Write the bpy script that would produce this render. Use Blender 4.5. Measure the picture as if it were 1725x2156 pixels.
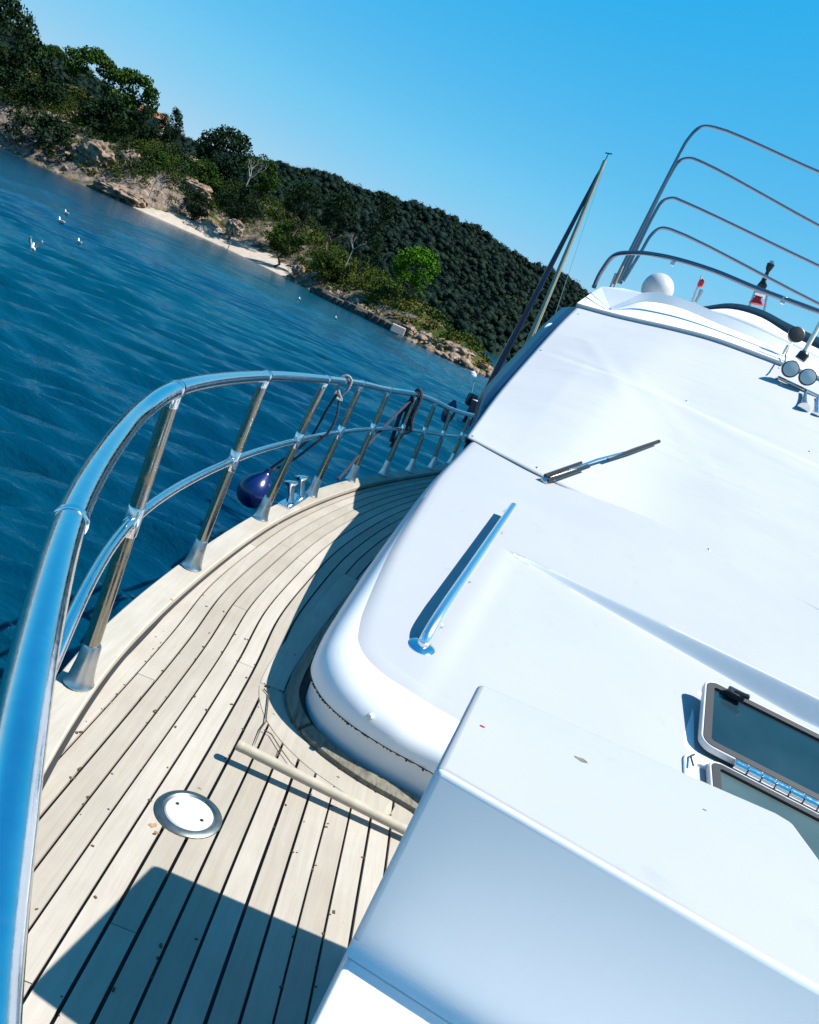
import bpy, bmesh, math, random
import numpy as np
from mathutils import Vector, Matrix, noise

for o in list(bpy.data.objects): bpy.data.objects.remove(o)
scene = bpy.context.scene
COL = scene.collection
R = math.radians

# ------------------------------------------------------------------ camera
# world frame = the yacht's: +y aft, +x to port, z = 0 on the side deck, sea at z = -2
HC, ROLL, PITCH, YAW = 1.4, R(24), R(12.73), R(10)
fwd = Vector((-math.sin(YAW)*math.cos(PITCH), math.cos(YAW)*math.cos(PITCH), -math.sin(PITCH)))
rgt = Vector((math.cos(YAW), math.sin(YAW), 0)); upv = rgt.cross(fwd)
CX = math.cos(ROLL)*rgt + math.sin(ROLL)*upv
CY = -math.sin(ROLL)*rgt + math.cos(ROLL)*upv
cam_d = bpy.data.cameras.new('camera'); cam = bpy.data.objects.new('camera', cam_d); COL.objects.link(cam)
cam.matrix_world = Matrix(((CX.x, CY.x, -fwd.x, 0), (CX.y, CY.y, -fwd.y, 0), (CX.z, CY.z, -fwd.z, HC), (0, 0, 0, 1)))
cam_d.sensor_fit = 'HORIZONTAL'; cam_d.sensor_width = 36; cam_d.lens = 36
cam_d.clip_start = 0.02; cam_d.clip_end = 6000
scene.camera = cam

# ------------------------------------------------------------------ light
SUN_EL = R(56.3)
to_sun = Vector((.989*math.cos(SUN_EL), .15*math.cos(SUN_EL), math.sin(SUN_EL))).normalized()
w = bpy.data.worlds.new('World'); scene.world = w; w.use_nodes = True
nt = w.node_tree; nt.nodes.clear()
sky = nt.nodes.new('ShaderNodeTexSky'); sky.sky_type = 'NISHITA'; sky.sun_disc = False
sky.sun_elevation = SUN_EL; sky.sun_rotation = math.atan2(to_sun.x, to_sun.y)
sky.air_density = 1.0; sky.dust_density = 0.3; sky.ozone_density = 2.0
sky.altitude = 800
# colour grade of the sky: deep azure where the air is thin, pale towards the horizon
sep = nt.nodes.new('ShaderNodeSeparateColor'); nt.links.new(sky.outputs[0], sep.inputs[0])
mr = nt.nodes.new('ShaderNodeMapRange'); mr.inputs[1].default_value = 0.6; mr.inputs[2].default_value = 4.4; nt.links.new(sep.outputs[0], mr.inputs[0])
cr = nt.nodes.new('ShaderNodeValToRGB'); ce = cr.color_ramp.elements
for k, (p, c) in enumerate([(0, (.008, .19, .60)), (.18, (.024, .40, .80)), (.50, (.17, .56, .85)), (1, (.40, .64, .83))]):
    e = ce[k] if k < 2 else ce.new(p); e.position = p; e.color = (*c, 1)
nt.links.new(mr.outputs[0], cr.inputs[0])
bg = nt.nodes.new('ShaderNodeBackground'); bg.inputs[1].default_value = 0.545
wo = nt.nodes.new('ShaderNodeOutputWorld')
nt.links.new(cr.outputs[0], bg.inputs[0]); nt.links.new(bg.outputs[0], wo.inputs[0])
sl = bpy.data.lights.new('sun', 'SUN'); sl.energy = 5.0; sl.angle = R(0.5); sl.color = (1.0, 0.955, 0.88)
so = bpy.data.objects.new('sun', sl); COL.objects.link(so)
so.rotation_euler = to_sun.to_track_quat('Z', 'Y').to_euler()
scene.view_settings.view_transform = 'Standard'; scene.view_settings.look = 'None'
scene.view_settings.exposure = 0.95; scene.view_settings.gamma = 1
scene.render.engine = 'CYCLES'; scene.cycles.caustics_reflective = False; scene.cycles.caustics_refractive = False

# ------------------------------------------------------------------ helpers
CAM = Vector((0, 0, HC))
def ray(px, py):                        # px on a sheet 1725 wide, survey of the photograph
    return fwd + CX*((px-862.5)/1725) - CY*((py-1078)/1725)
def Pz(px, py, z): d = ray(px, py); return CAM + d*((z-HC)/d.z)
def Py(px, py, y): d = ray(px, py); return CAM + d*(y/d.y)
def Px(px, py, x): d = ray(px, py); return CAM + d*(x/d.x)

def lerp(a, b, t): return a + (b-a)*t
def sstep(a, b, x):
    t = min(1, max(0, (x-a)/(b-a))); return t*t*(3-2*t)
def interp(x, xs, ys): return float(np.interp(x, xs, ys))
def spline(pts, n=8):
    P = [Vector(p) for p in pts]
    if len(P) < 3:
        return [P[0].lerp(P[-1], i/n) for i in range(n+1)]
    out = []
    for i in range(len(P)-1):
        p1, p2 = P[i], P[i+1]
        p0 = P[i-1] if i > 0 else p1*2-p2
        p3 = P[i+2] if i+2 < len(P) else p2*2-p1
        # centripetal catmull-rom
        t0 = 0; t1 = t0+max(1e-6, (p1-p0).length**.5); t2 = t1+max(1e-6, (p2-p1).length**.5); t3 = t2+max(1e-6, (p3-p2).length**.5)
        for k in range(n):
            t = t1+(t2-t1)*k/n
            A1 = p0*((t1-t)/(t1-t0))+p1*((t-t0)/(t1-t0)); A2 = p1*((t2-t)/(t2-t1))+p2*((t-t1)/(t2-t1)); A3 = p2*((t3-t)/(t3-t2))+p3*((t-t2)/(t3-t2))
            B1 = A1*((t2-t)/(t2-t0))+A2*((t-t0)/(t2-t0)); B2 = A2*((t3-t)/(t3-t1))+A3*((t-t1)/(t3-t1))
            out.append(B1*((t2-t)/(t2-t1))+B2*((t-t1)/(t2-t1)))
    out.append(P[-1].copy()); return out

class MB:
    def __init__(s): s.v = []; s.f = []
    def add(s, v, f):
        b = len(s.v); s.v += [tuple(p) for p in v]; s.f += [tuple(i+b for i in q) for q in f]; return s
    def box(s, c, d, rot=0):
        x, y, z = d[0]/2, d[1]/2, d[2]/2; ca, sa = math.cos(rot), math.sin(rot)
        v = []
        for k in (-z, z):
            for (i, j) in ((-x, -y), (x, -y), (x, y), (-x, y)):
                v.append((c[0]+i*ca-j*sa, c[1]+i*sa+j*ca, c[2]+k))
        return s.add(v, [(3, 2, 1, 0), (4, 5, 6, 7), (0, 1, 5, 4), (1, 2, 6, 5), (2, 3, 7, 6), (3, 0, 4, 7)])
    def tube(s, path, rad, seg=12, cap=True):
        P = [Vector(p) for p in path]; n = len(P)
        rads = rad if isinstance(rad, (list, tuple)) else [rad]*n
        T = []
        for i in range(n):
            t = (P[min(n-1, i+1)]-P[max(0, i-1)]); T.append(t.normalized() if t.length > 1e-9 else Vector((0, 0, 1)))
        a = Vector((0, 0, 1)) if abs(T[0].z) < .9 else Vector((1, 0, 0))
        N = (a - T[0]*a.dot(T[0])).normalized()
        v = []; f = []
        for i in range(n):
            N = (N - T[i]*N.dot(T[i])).normalized(); B = T[i].cross(N)
            for k in range(seg):
                q = 2*math.pi*k/seg; v.append(P[i]+(N*math.cos(q)+B*math.sin(q))*rads[i])
        for i in range(n-1):
            for k in range(seg):
                f.append((i*seg+k, i*seg+(k+1) % seg, (i+1)*seg+(k+1) % seg, (i+1)*seg+k))
        if cap:
            f.append(tuple(range(seg-1, -1, -1))); f.append(tuple((n-1)*seg+k for k in range(seg)))
        return s.add(v, f)
    def lathe(s, base, axis, prof, seg=20):   # prof: (radius, distance along axis)
        A = Vector(axis).normalized(); a = Vector((1, 0, 0)) if abs(A.x) < .9 else Vector((0, 1, 0))
        N = (a-A*a.dot(A)).normalized(); B = A.cross(N); base = Vector(base); v = []; f = []
        for (r_, h) in prof:
            for k in range(seg):
                q = 2*math.pi*k/seg; v.append(base+A*h+(N*math.cos(q)+B*math.sin(q))*r_)
        for i in range(len(prof)-1):
            for k in range(seg):
                f.append((i*seg+k, i*seg+(k+1) % seg, (i+1)*seg+(k+1) % seg, (i+1)*seg+k))
        f.append(tuple(range(seg-1, -1, -1))); f.append(tuple((len(prof)-1)*seg+k for k in range(seg)))
        return s.add(v, f)
    def grid(s, rows):                         # list of equal rows of points
        n = len(rows[0]); v = [p for r_ in rows for p in r_]; f = []
        for i in range(len(rows)-1):
            for k in range(n-1): f.append((i*n+k, i*n+k+1, (i+1)*n+k+1, (i+1)*n+k))
        return s.add(v, f)
    def build(s, name, mat, parent=None, smooth=True, bevel=0, angle=35, solid=0):
        me = bpy.data.meshes.new(name); me.from_pydata(s.v, [], s.f); me.validate(); 
        bm = bmesh.new(); bm.from_mesh(me); bmesh.ops.recalc_face_normals(bm, faces=bm.faces); bm.to_mesh(me); bm.free()
        return link(name, me, mat, parent, smooth, bevel, angle, solid)

def link(name, me, mat, parent=None, smooth=True, bevel=0, angle=35, solid=0):
    o = bpy.data.objects.new(name, me); COL.objects.link(o)
    if mat is not None and len(me.materials) == 0: me.materials.append(mat)
    if smooth:
        me.polygons.foreach_set('use_smooth', [True]*len(me.polygons))
        try: me.set_sharp_from_angle(angle=R(angle))
        except Exception: pass
    if solid:
        m = o.modifiers.new('solid', 'SOLIDIFY'); m.thickness = abs(solid); m.offset = -1 if solid > 0 else 1
    if bevel:
        m = o.modifiers.new('bevel', 'BEVEL'); m.width = bevel; m.segments = 3; m.limit_method = 'ANGLE'; m.angle_limit = R(40)
        m.harden_normals = False
    if parent is not None: o.parent = parent
    return o
def tag(o, label=None, cat=None, group=None, kind=None):
    if label: o['label'] = label
    if cat: o['category'] = cat
    if group: o['group'] = group
    if kind: o['kind'] = kind
    return o
def empty(name, loc=(0, 0, 0), parent=None):
    o = bpy.data.objects.new(name, None); COL.objects.link(o); o.location = loc; o.empty_display_size = .2
    if parent is not None: o.parent = parent
    return o
def grp(name, mb, *a, **k): return mb.build(name, *a, **k)

# ------------------------------------------------------------------ materials
def new_mat(name):
    m = bpy.data.materials.new(name); m.use_nodes = True
    n = m.node_tree.nodes; b = n['Principled BSDF']; return m, m.node_tree, b
def N(t, kind, **k):
    n = t.nodes.new(kind)
    for a, v in k.items():
        if hasattr(n, a): setattr(n, a, v)
        else: n.inputs[a].default_value = v
    return n
def ramp(t, fac, stops, interp_='LINEAR'):
    n = t.nodes.new('ShaderNodeValToRGB'); e = n.color_ramp.elements; n.color_ramp.interpolation = interp_
    while len(e) < len(stops): e.new(.5)
    for i, (p, c) in enumerate(stops): e[i].position = p; e[i].color = (*c, 1) if len(c) == 3 else c
    t.links.new(fac, n.inputs[0]); return n
def coords(t, scale=(1, 1, 1), out='Object'):
    tc = t.nodes.new('ShaderNodeTexCoord'); mp = t.nodes.new('ShaderNodeMapping'); mp.inputs['Scale'].default_value = scale
    t.links.new(tc.outputs[out], mp.inputs[0]); return mp.outputs[0]
def noise_n(t, vec, scale, detail=4, rough=.55, dist=0):
    n = t.nodes.new('ShaderNodeTexNoise'); n.inputs['Scale'].default_value = scale; n.inputs['Detail'].default_value = detail
    n.inputs['Roughness'].default_value = rough; n.inputs['Distortion'].default_value = dist
    t.links.new(vec, n.inputs['Vector']); return n
def bump(t, b, h, strength=.3, dist=.01):
    n = t.nodes.new('ShaderNodeBump'); n.inputs['Strength'].default_value = strength; n.inputs['Distance'].default_value = dist
    t.links.new(h, n.inputs['Height']); t.links.new(n.outputs[0], b.inputs['Normal']); return n
def mixc(t, fac, a, b_, blend='MIX'):
    n = t.nodes.new('ShaderNodeMix'); n.data_type = 'RGBA'; n.blend_type = blend
    for s_, v in ((0, fac), (6, a), (7, b_)):
        if hasattr(v, 'links') or hasattr(v, 'is_linked'): t.links.new(v, n.inputs[s_])
        elif s_ == 0: n.inputs[0].default_value = v
        else: n.inputs[s_].default_value = (*v, 1)
    return n.outputs[2]

def plain(name, col, rough=.5, metal=0, spec=.5, coat=0, var=.08, scale=6, bmp=0):
    m, t, b = new_mat(name); v = coords(t)
    n = noise_n(t, v, scale, 5)
    rp = ramp(t, n.outputs[0], [(.3, tuple(c*(1-var) for c in col)), (.7, tuple(min(1, c*(1+var)) for c in col))])
    t.links.new(rp.outputs[0], b.inputs['Base Color'])
    b.inputs['Roughness'].default_value = rough; b.inputs['Metallic'].default_value = metal
    b.inputs['Specular IOR Level'].default_value = spec; b.inputs['Coat Weight'].default_value = coat
    if bmp: bump(t, b, n.outputs[0], bmp, .02)
    return m

def mat_gelcoat():
    m, t, b = new_mat('white_gelcoat'); v = coords(t)
    n1 = noise_n(t, v, 1.3, 6, .6); n2 = noise_n(t, v, 38, 4, .7); n3 = noise_n(t, v, 5, 6, .65)
    c1 = ramp(t, n1.outputs[0], [(.35, (.69, .70, .715)), (.65, (.73, .74, .75))])
    st = ramp(t, n2.outputs[0], [(.70, (1, 1, 1)), (.76, (.72, .69, .64))])
    msk = ramp(t, n3.outputs[0], [(.58, (0, 0, 0)), (.72, (1, 1, 1))])
    c2 = mixc(t, msk.outputs[0], c1.outputs[0], mixc(t, 1.0, c1.outputs[0], st.outputs[0], 'MULTIPLY'))
    t.links.new(c2, b.inputs['Base Color'])
    rr = ramp(t, n3.outputs[0], [(.3, (.28,)*3), (.7, (.45,)*3)]); t.links.new(rr.outputs[0], b.inputs['Roughness'])
    b.inputs['Specular IOR Level'].default_value = .4
    bump(t, b, n1.outputs[0], .08, .02); return m
def mat_teak(name, base, dark, stain=(.30, .17, .07)):
    m, t, b = new_mat(name); v = coords(t); v2 = coords(t); mpn = v.node; mpn.vector_type = 'TEXTURE'; mpn.inputs['Rotation'].default_value = (0, 0, R(12.5)); mpn.inputs['Scale'].default_value = (.11, 1.8, .11)
    oi = t.nodes.new('ShaderNodeObjectInfo')
    n1 = noise_n(t, v, 6, 8, .65, .4); n2 = noise_n(t, v2, 3.2, 5, .6); n3 = noise_n(t, v2, 60, 3, .6); n4 = noise_n(t, v2, 9, 4, .6)
    c = ramp(t, n1.outputs[0], [(.25, dark), (.6, base), (.85, tuple(min(1, x*1.12) for x in base))])
    d = ramp(t, n2.outputs[0], [(.3, (.90, .885, .86)), (.7, (1.06, 1.055, 1.05))])
    cc = mixc(t, 1.0, c.outputs[0], d.outputs[0], 'MULTIPLY')
    hv = ramp(t, oi.outputs['Random'], [(0, (.86, .84, .80)), (1, (1.08, 1.08, 1.07))])
    cc = mixc(t, 1.0, cc, hv.outputs[0], 'MULTIPLY')
    sp = ramp(t, n3.outputs[0], [(.68, (0, 0, 0)), (.74, (1, 1, 1))]); sm = ramp(t, n4.outputs[0], [(.52, (0, 0, 0)), (.64, (1, 1, 1))])
    mm = mixc(t, 1.0, sp.outputs[0], sm.outputs[0], 'MULTIPLY')
    cc = mixc(t, mm, cc, stain)
    t.links.new(cc, b.inputs['Base Color']); b.inputs['Roughness'].default_value = .75; b.inputs['Specular IOR Level'].default_value = .2
    bump(t, b, n1.outputs[0], .35, .004); return m
def mat_steel(name, col=(.80, .82, .84), rough=.09, rust=.0):
    m, t, b = new_mat(name); v = coords(t)
    n = noise_n(t, v, 14, 5, .65); n2 = noise_n(t, v, 55, 4, .6)
    c = ramp(t, n.outputs[0], [(.35, col), (.75, tuple(x*.86 for x in col))]).outputs[0]
    if rust:
        k = ramp(t, n.outputs[0], [(.60-rust, (0, 0, 0)), (.72, (1, 1, 1))])
        c = mixc(t, k.outputs[0], c, (.42, .31, .18))
        rr = ramp(t, n.outputs[0], [(.5, (rough,)*3), (.75, (.55,)*3)])
    else: rr = ramp(t, n2.outputs[0], [(.4, (rough,)*3), (.8, (rough+.12,)*3)])
    t.links.new(c, b.inputs['Base Color']); t.links.new(rr.outputs[0], b.inputs['Roughness'])
    b.inputs['Metallic'].default_value = 1; bump(t, b, n2.outputs[0], .04, .004); return m
def mat_dimmed_top():  # white of the sunlit tops, its base colour darkened to take down the glare
    m, t, b = new_mat('sun_dimmed_white_top'); v = coords(t)
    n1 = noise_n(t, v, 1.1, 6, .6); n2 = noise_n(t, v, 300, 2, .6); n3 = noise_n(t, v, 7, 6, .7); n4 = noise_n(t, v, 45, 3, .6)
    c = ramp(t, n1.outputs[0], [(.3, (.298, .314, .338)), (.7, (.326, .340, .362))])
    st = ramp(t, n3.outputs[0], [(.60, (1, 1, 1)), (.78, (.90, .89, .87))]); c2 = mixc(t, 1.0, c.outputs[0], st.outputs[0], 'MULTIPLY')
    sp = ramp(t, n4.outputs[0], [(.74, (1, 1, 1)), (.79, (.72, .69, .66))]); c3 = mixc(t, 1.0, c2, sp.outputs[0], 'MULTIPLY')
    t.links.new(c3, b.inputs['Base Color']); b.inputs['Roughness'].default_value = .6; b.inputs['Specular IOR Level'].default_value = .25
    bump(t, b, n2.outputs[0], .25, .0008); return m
def mat_fabric():
    m, t, b = new_mat('white_cover_cloth'); v = coords(t); v3 = coords(t, (.55, 2.2, 1.2))
    n1 = noise_n(t, v, 2.2, 5); n2 = noise_n(t, v, 420, 2); n3 = noise_n(t, v3, 1.4, 3, .5, .8)
    c = ramp(t, n1.outputs[0], [(.3, (.375, .387, .408)), (.7, (.392, .404, .425))])
    t.links.new(c.outputs[0], b.inputs['Base Color']); b.inputs['Roughness'].default_value = .8; b.inputs['Specular IOR Level'].default_value = .15
    b1 = bump(t, b, n2.outputs[0], .12, .001)
    b2 = t.nodes.new('ShaderNodeBump'); b2.inputs['Strength'].default_value = .35; b2.inputs['Distance'].default_value = .03
    t.links.new(n3.outputs[0], b2.inputs['Height']); t.links.new(b2.outputs[0], b1.inputs['Normal']); return m
def mat_glass(name, col, rough=.05):
    m, t, b = new_mat(name); v = coords(t); n = noise_n(t, v, 3, 4)
    c = ramp(t, n.outputs[0], [(.3, tuple(x*.8 for x in col)), (.7, tuple(x*1.2 for x in col))]); t.links.new(c.outputs[0], b.inputs['Base Color'])
    rr = ramp(t, n.outputs[0], [(.3, (rough,)*3), (.7, (rough+.12,)*3)]); t.links.new(rr.outputs[0], b.inputs['Roughness'])
    b.inputs['Specular IOR Level'].default_value = .6; return m
def mat_water():
    m, t, b = new_mat('sea_water')
    tc = t.nodes.new('ShaderNodeTexCoord'); mp = t.nodes.new('ShaderNodeMapping'); mp.inputs['Rotation'].default_value = (0, 0, R(-20)); mp.inputs['Scale'].default_value = (.5, 1.1, 1)
    t.links.new(tc.outputs['Object'], mp.inputs[0]); v = mp.outputs[0]
    n2 = noise_n(t, v, 3.4, 5, .62, .1); n3 = noise_n(t, v, 9, 3, .55); n0 = noise_n(t, coords(t), .035, 4, .55)
    a = t.nodes.new('ShaderNodeMath'); a.operation = 'MULTIPLY_ADD'; t.links.new(n3.outputs[0], a.inputs[0]); a.inputs[1].default_value = .3; t.links.new(n2.outputs[0], a.inputs[2])
    c = ramp(t, n0.outputs[0], [(.3, (.000, .016, .048)), (.5, (.000, .033, .062)), (.72, (.000, .050, .064))])
    t.links.new(c.outputs[0], b.inputs['Base Color']); b.inputs['Roughness'].default_value = .15; b.inputs['IOR'].default_value = 1.33
    bump(t, b, a.outputs[0], .6, .105); return m
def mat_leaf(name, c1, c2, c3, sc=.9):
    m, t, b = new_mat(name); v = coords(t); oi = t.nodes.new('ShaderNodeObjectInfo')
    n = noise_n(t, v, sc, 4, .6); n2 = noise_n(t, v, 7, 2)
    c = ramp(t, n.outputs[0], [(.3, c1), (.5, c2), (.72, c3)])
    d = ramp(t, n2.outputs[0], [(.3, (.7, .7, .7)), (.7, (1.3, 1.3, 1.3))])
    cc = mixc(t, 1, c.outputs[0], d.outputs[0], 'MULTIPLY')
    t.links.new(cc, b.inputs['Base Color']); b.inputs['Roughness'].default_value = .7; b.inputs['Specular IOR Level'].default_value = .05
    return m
def mat_land():
    m, t, b = new_mat('coast_ground'); v = coords(t)
    n1 = noise_n(t, v, .10, 6, .6); n2 = noise_n(t, v, .9, 8, .7); n3 = noise_n(t, v, .28, 5, .6)
    rock = ramp(t, n2.outputs[0], [(.28, (.035, .027, .022)), (.45, (.15, .115, .095)), (.62, (.26, .205, .17)), (.8, (.36, .31, .27))])
    grass = ramp(t, n3.outputs[0], [(.35, (.014, .026, .006)), (.55, (.040, .055, .009)), (.75, (.17, .11, .026))])
    g = t.nodes.new('ShaderNodeNewGeometry'); sx = t.nodes.new('ShaderNodeSeparateXYZ'); t.links.new(g.outputs['Normal'], sx.inputs[0])
    mk = ramp(t, sx.outputs[2], [(.70, (0, 0, 0)), (.90, (1, 1, 1))])
    c = mixc(t, mk.outputs[0], rock.outputs[0], grass.outputs[0])
    t.links.new(c, b.inputs['Base Color']); b.inputs['Roughness'].default_value = .9; b.inputs['Specular IOR Level'].default_value = .1
    bump(t, b, n2.outputs[0], .9, .6); return m
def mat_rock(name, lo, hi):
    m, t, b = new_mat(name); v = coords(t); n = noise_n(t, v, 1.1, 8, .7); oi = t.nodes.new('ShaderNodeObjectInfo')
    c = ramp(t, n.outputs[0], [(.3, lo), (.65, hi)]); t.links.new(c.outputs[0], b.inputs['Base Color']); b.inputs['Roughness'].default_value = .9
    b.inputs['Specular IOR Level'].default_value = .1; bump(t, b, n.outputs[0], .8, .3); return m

M = dict(
    gel=mat_gelcoat(), dimmed_top=mat_dimmed_top(), cover=mat_fabric(),
    teak=mat_teak('teak_plank', (.350, .320, .282), (.312, .280, .240)),
    cap=mat_teak('teak_cap', (.355, .33, .29), (.31, .285, .245)),
    trim=mat_teak('weathered_grey_trim', (.22, .21, .17), (.045, .045, .04), (.03, .03, .025)),
    pole=plain('bleached_wood_pole', (.34, .30, .23), .6, var=.15, scale=20),
    steel=mat_steel('polished_steel'), post=mat_steel('tea_stained_steel', (.36, .34, .30), .16, .12),
    platering=plain('weathered_plate_ring', (.20, .22, .21), .42, metal=1, var=.2, scale=40), satin=plain('satin_steel', (.90, .91, .92), .26, metal=1, var=.03), dullsteel=mat_steel('dull_steel', (.55, .57, .58), .28),
    caulk=plain('black_caulk', (.018, .018, .02), .7), black=plain('black_plastic', (.012, .012, .014), .35),
    rubber=plain('black_rubber', (.02, .02, .022), .6), navy=plain('navy_side_panel', (.006, .013, .045), .3, var=.2),
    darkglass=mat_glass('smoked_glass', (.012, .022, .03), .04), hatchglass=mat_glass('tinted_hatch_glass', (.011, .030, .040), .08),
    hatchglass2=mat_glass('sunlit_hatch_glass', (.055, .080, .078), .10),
    white=plain('white_paint', (.44, .45, .46), .35, var=.03), red=plain('red_lens', (.45, .012, .03), .3), redcloth=plain('red_cloth', (.55, .02, .03), .8),
    fender=plain('blue_fender_vinyl', (.002, .010, .075), .25, var=.1, coat=.3), rope=plain('dark_blue_rope', (.015, .022, .04), .85, var=.3, scale=90, bmp=.5),
    hoop=plain('dark_steel', (.16, .18, .22), .3, metal=1, var=.02), greyrope=plain('grey_rope', (.22, .24, .25), .85, var=.3, scale=90, bmp=.5), cream=plain('cream_paint', (.62, .60, .50), .5, var=.06),
    lens=mat_glass('lamp_lens', (.45, .48, .48), .05), yellow=plain('mast_beige', (.34, .31, .22), .4), rust=plain('rust_stain', (.30, .17, .075), .9, var=.3, scale=120), twig=plain('twig_bark', (.07, .045, .025), .9, var=.3, scale=60),
    water=mat_water(), land=mat_land(), sand=plain('pale_sand', (.33, .28, .23), .95, var=.12, scale=.8, bmp=.3),
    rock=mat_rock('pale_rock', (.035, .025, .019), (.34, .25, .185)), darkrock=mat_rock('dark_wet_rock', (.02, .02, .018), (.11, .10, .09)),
    algae=mat_rock('yellow_algae_rock', (.10, .10, .01), (.36, .30, .03)),
    leaf_dark=mat_leaf('dark_leaf', (.005, .014, .008), (.011, .026, .010), (.026, .046, .012)),
    leaf_mid=mat_leaf('mid_leaf', (.010, .026, .006), (.026, .058, .008), (.060, .095, .012)),
    leaf_bright=mat_leaf('bright_leaf', (.026, .085, .004), (.052, .135, .006), (.08, .17, .008)),
    leaf_scrub=mat_leaf('scrub_leaf', (.010, .022, .005), (.034, .058, .008), (.10, .105, .014)),
    leaf_dry=mat_leaf('dry_grass', (.07, .06, .012), (.18, .125, .03), (.26, .185, .055)),
    forest=mat_leaf('far_forest', (.003, .009, .008), (.006, .016, .011), (.018, .032, .013), .16),  # bluish tint in these greens stands in for distance haze
    bark=plain('pine_bark', (.10, .07, .05), .9, var=.3, scale=4, bmp=.4), deadwood=plain('bleached_branches', (.24, .21, .18), .9, var=.15),
    plaster=plain('house_plaster', (.42, .35, .30), .9), rooftile=plain('roof_tile', (.28, .11, .075), .9, var=.2, scale=3),
    gullwhite=plain('white_plumage', (.66, .66, .65), .7, var=.03), gullgrey=plain('grey_plumage', (.30, .32, .34), .7), beak=plain('yellow_beak', (.62, .40, .04), .5),
)
CLX = 1.7      # the yacht's centreline
def mir(p): return Vector((2*CLX-p[0], p[1], p[2]))


# ================================================================== SETTING
SEA = -2.0
rng = np.random.default_rng(7); random.seed(7)
def raw_mesh(name, v, f):
    me = bpy.data.meshes.new(name); nv, nf, k = len(v), len(f), f.shape[1]
    me.vertices.add(nv); me.vertices.foreach_set('co', np.ascontiguousarray(v, dtype=np.float32).ravel())
    me.loops.add(nf*k); me.loops.foreach_set('vertex_index', np.ascontiguousarray(f, dtype=np.int32).ravel())
    me.polygons.add(nf); me.polygons.foreach_set('loop_start', np.arange(0, nf*k, k, dtype=np.int32)); me.polygons.foreach_set('loop_total', np.full(nf, k, dtype=np.int32))
    me.update(calc_edges=True); return me
# the sea: one sheet, fine towards the bay, with a light chop
rad = [.6]
while rad[-1] < 420: rad.append(rad[-1]*1.0078+.012)
while rad[-1] < 6000: rad.append(rad[-1]*1.25)
rad = np.array(rad); ang = np.concatenate([np.linspace(-66, 12, 440), np.linspace(12, 294, 60)[1:]]); ang[-1] = 294
RR, AA = np.meshgrid(rad, np.radians(ang), indexing='ij'); wx, wy = RR*np.sin(AA), RR*np.cos(AA); wz = np.zeros_like(wx); cell = np.maximum(RR*.0078+.012, RR*.0031)
wr = np.random.default_rng(11)
px_, py_ = wx+.9*np.sin(wy*.11+wx*.05), wy+1.0*np.sin(wx*.09-1.3)
for k in range(76):
    lam = 0.22*(10**wr.random()); th = R(-16)+wr.normal()*.24; a = .0128*lam**.66*wr.uniform(.5, 1.2); q = 2*math.pi/lam
    ph = q*(px_*math.sin(th)+py_*math.cos(th))+wr.uniform(0, 6.28); fade = np.clip((lam/cell-2.2)/3, 0, 1)*(1+.5*np.clip((RR-25)/60, 0, 1)); sn = np.sin(ph)
    wz += a*fade*(sn+.28*np.cos(2*ph))
wz *= np.clip(1.25-.0*RR, 0, 2)*(RR < 430)
nr, na = wx.shape; vv = np.stack([wx, wy, wz+SEA], -1).reshape(-1, 3); ii = np.arange(nr*na).reshape(nr, na)
ff = np.stack([ii[:-1, :-1], ii[1:, :-1], ii[1:, 1:], ii[:-1, 1:]], -1).reshape(-1, 4)[:, ::-1]
seo = link('sea', raw_mesh('sea', vv, ff), M['water'], smooth=True, angle=180); tag(seo, kind='structure')

POLY = np.array([(-270, 100), (-200, 118), (-150, 131), (-124, 138), (-105, 138), (-92, 139), (-82, 145), (-70, 140), (-57, 128), (-47, 120), (-37, 110),
                 (-27, 100), (-19, 94.5), (-14.5, 95.5), (-12.5, 99), (-14.5, 105), (-19, 115), (-28, 132), (-44, 165), (-74, 230), (-134, 330), (-220, 400), (-270, 420)], float)
def poly_dist(x, y):
    """signed distance to the coast, positive on land (vectorised)"""
    x = np.asarray(x, float); y = np.asarray(y, float); best = np.full(x.shape, 1e9); ins = np.zeros(x.shape, bool)
    n = len(POLY)
    for i in range(n):
        ax, ay = POLY[i]; bx, by = POLY[(i+1) % n]; dx, dy = bx-ax, by-ay
        t = np.clip(((x-ax)*dx+(y-ay)*dy)/(dx*dx+dy*dy), 0, 1)
        best = np.minimum(best, np.hypot(x-ax-t*dx, y-ay-t*dy))
        c = ((ay > y) != (by > y)); xi = ax+(y-ay)*dx/np.where(abs(dy) < 1e-9, 1e-9, dy)
        ins ^= (c & (x < xi))
    return np.where(ins, best, -best)
def fbm(x, y, s, seed=0):
    return noise.fractal(Vector((x*s+seed*17.3, y*s-seed*9.1, seed*3.7)), .9, 2.1, 5)
def beach_w(x, y):
    return np.clip(1-np.abs((np.asarray(x)+77)/20.)**6, 0, 1)
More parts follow.
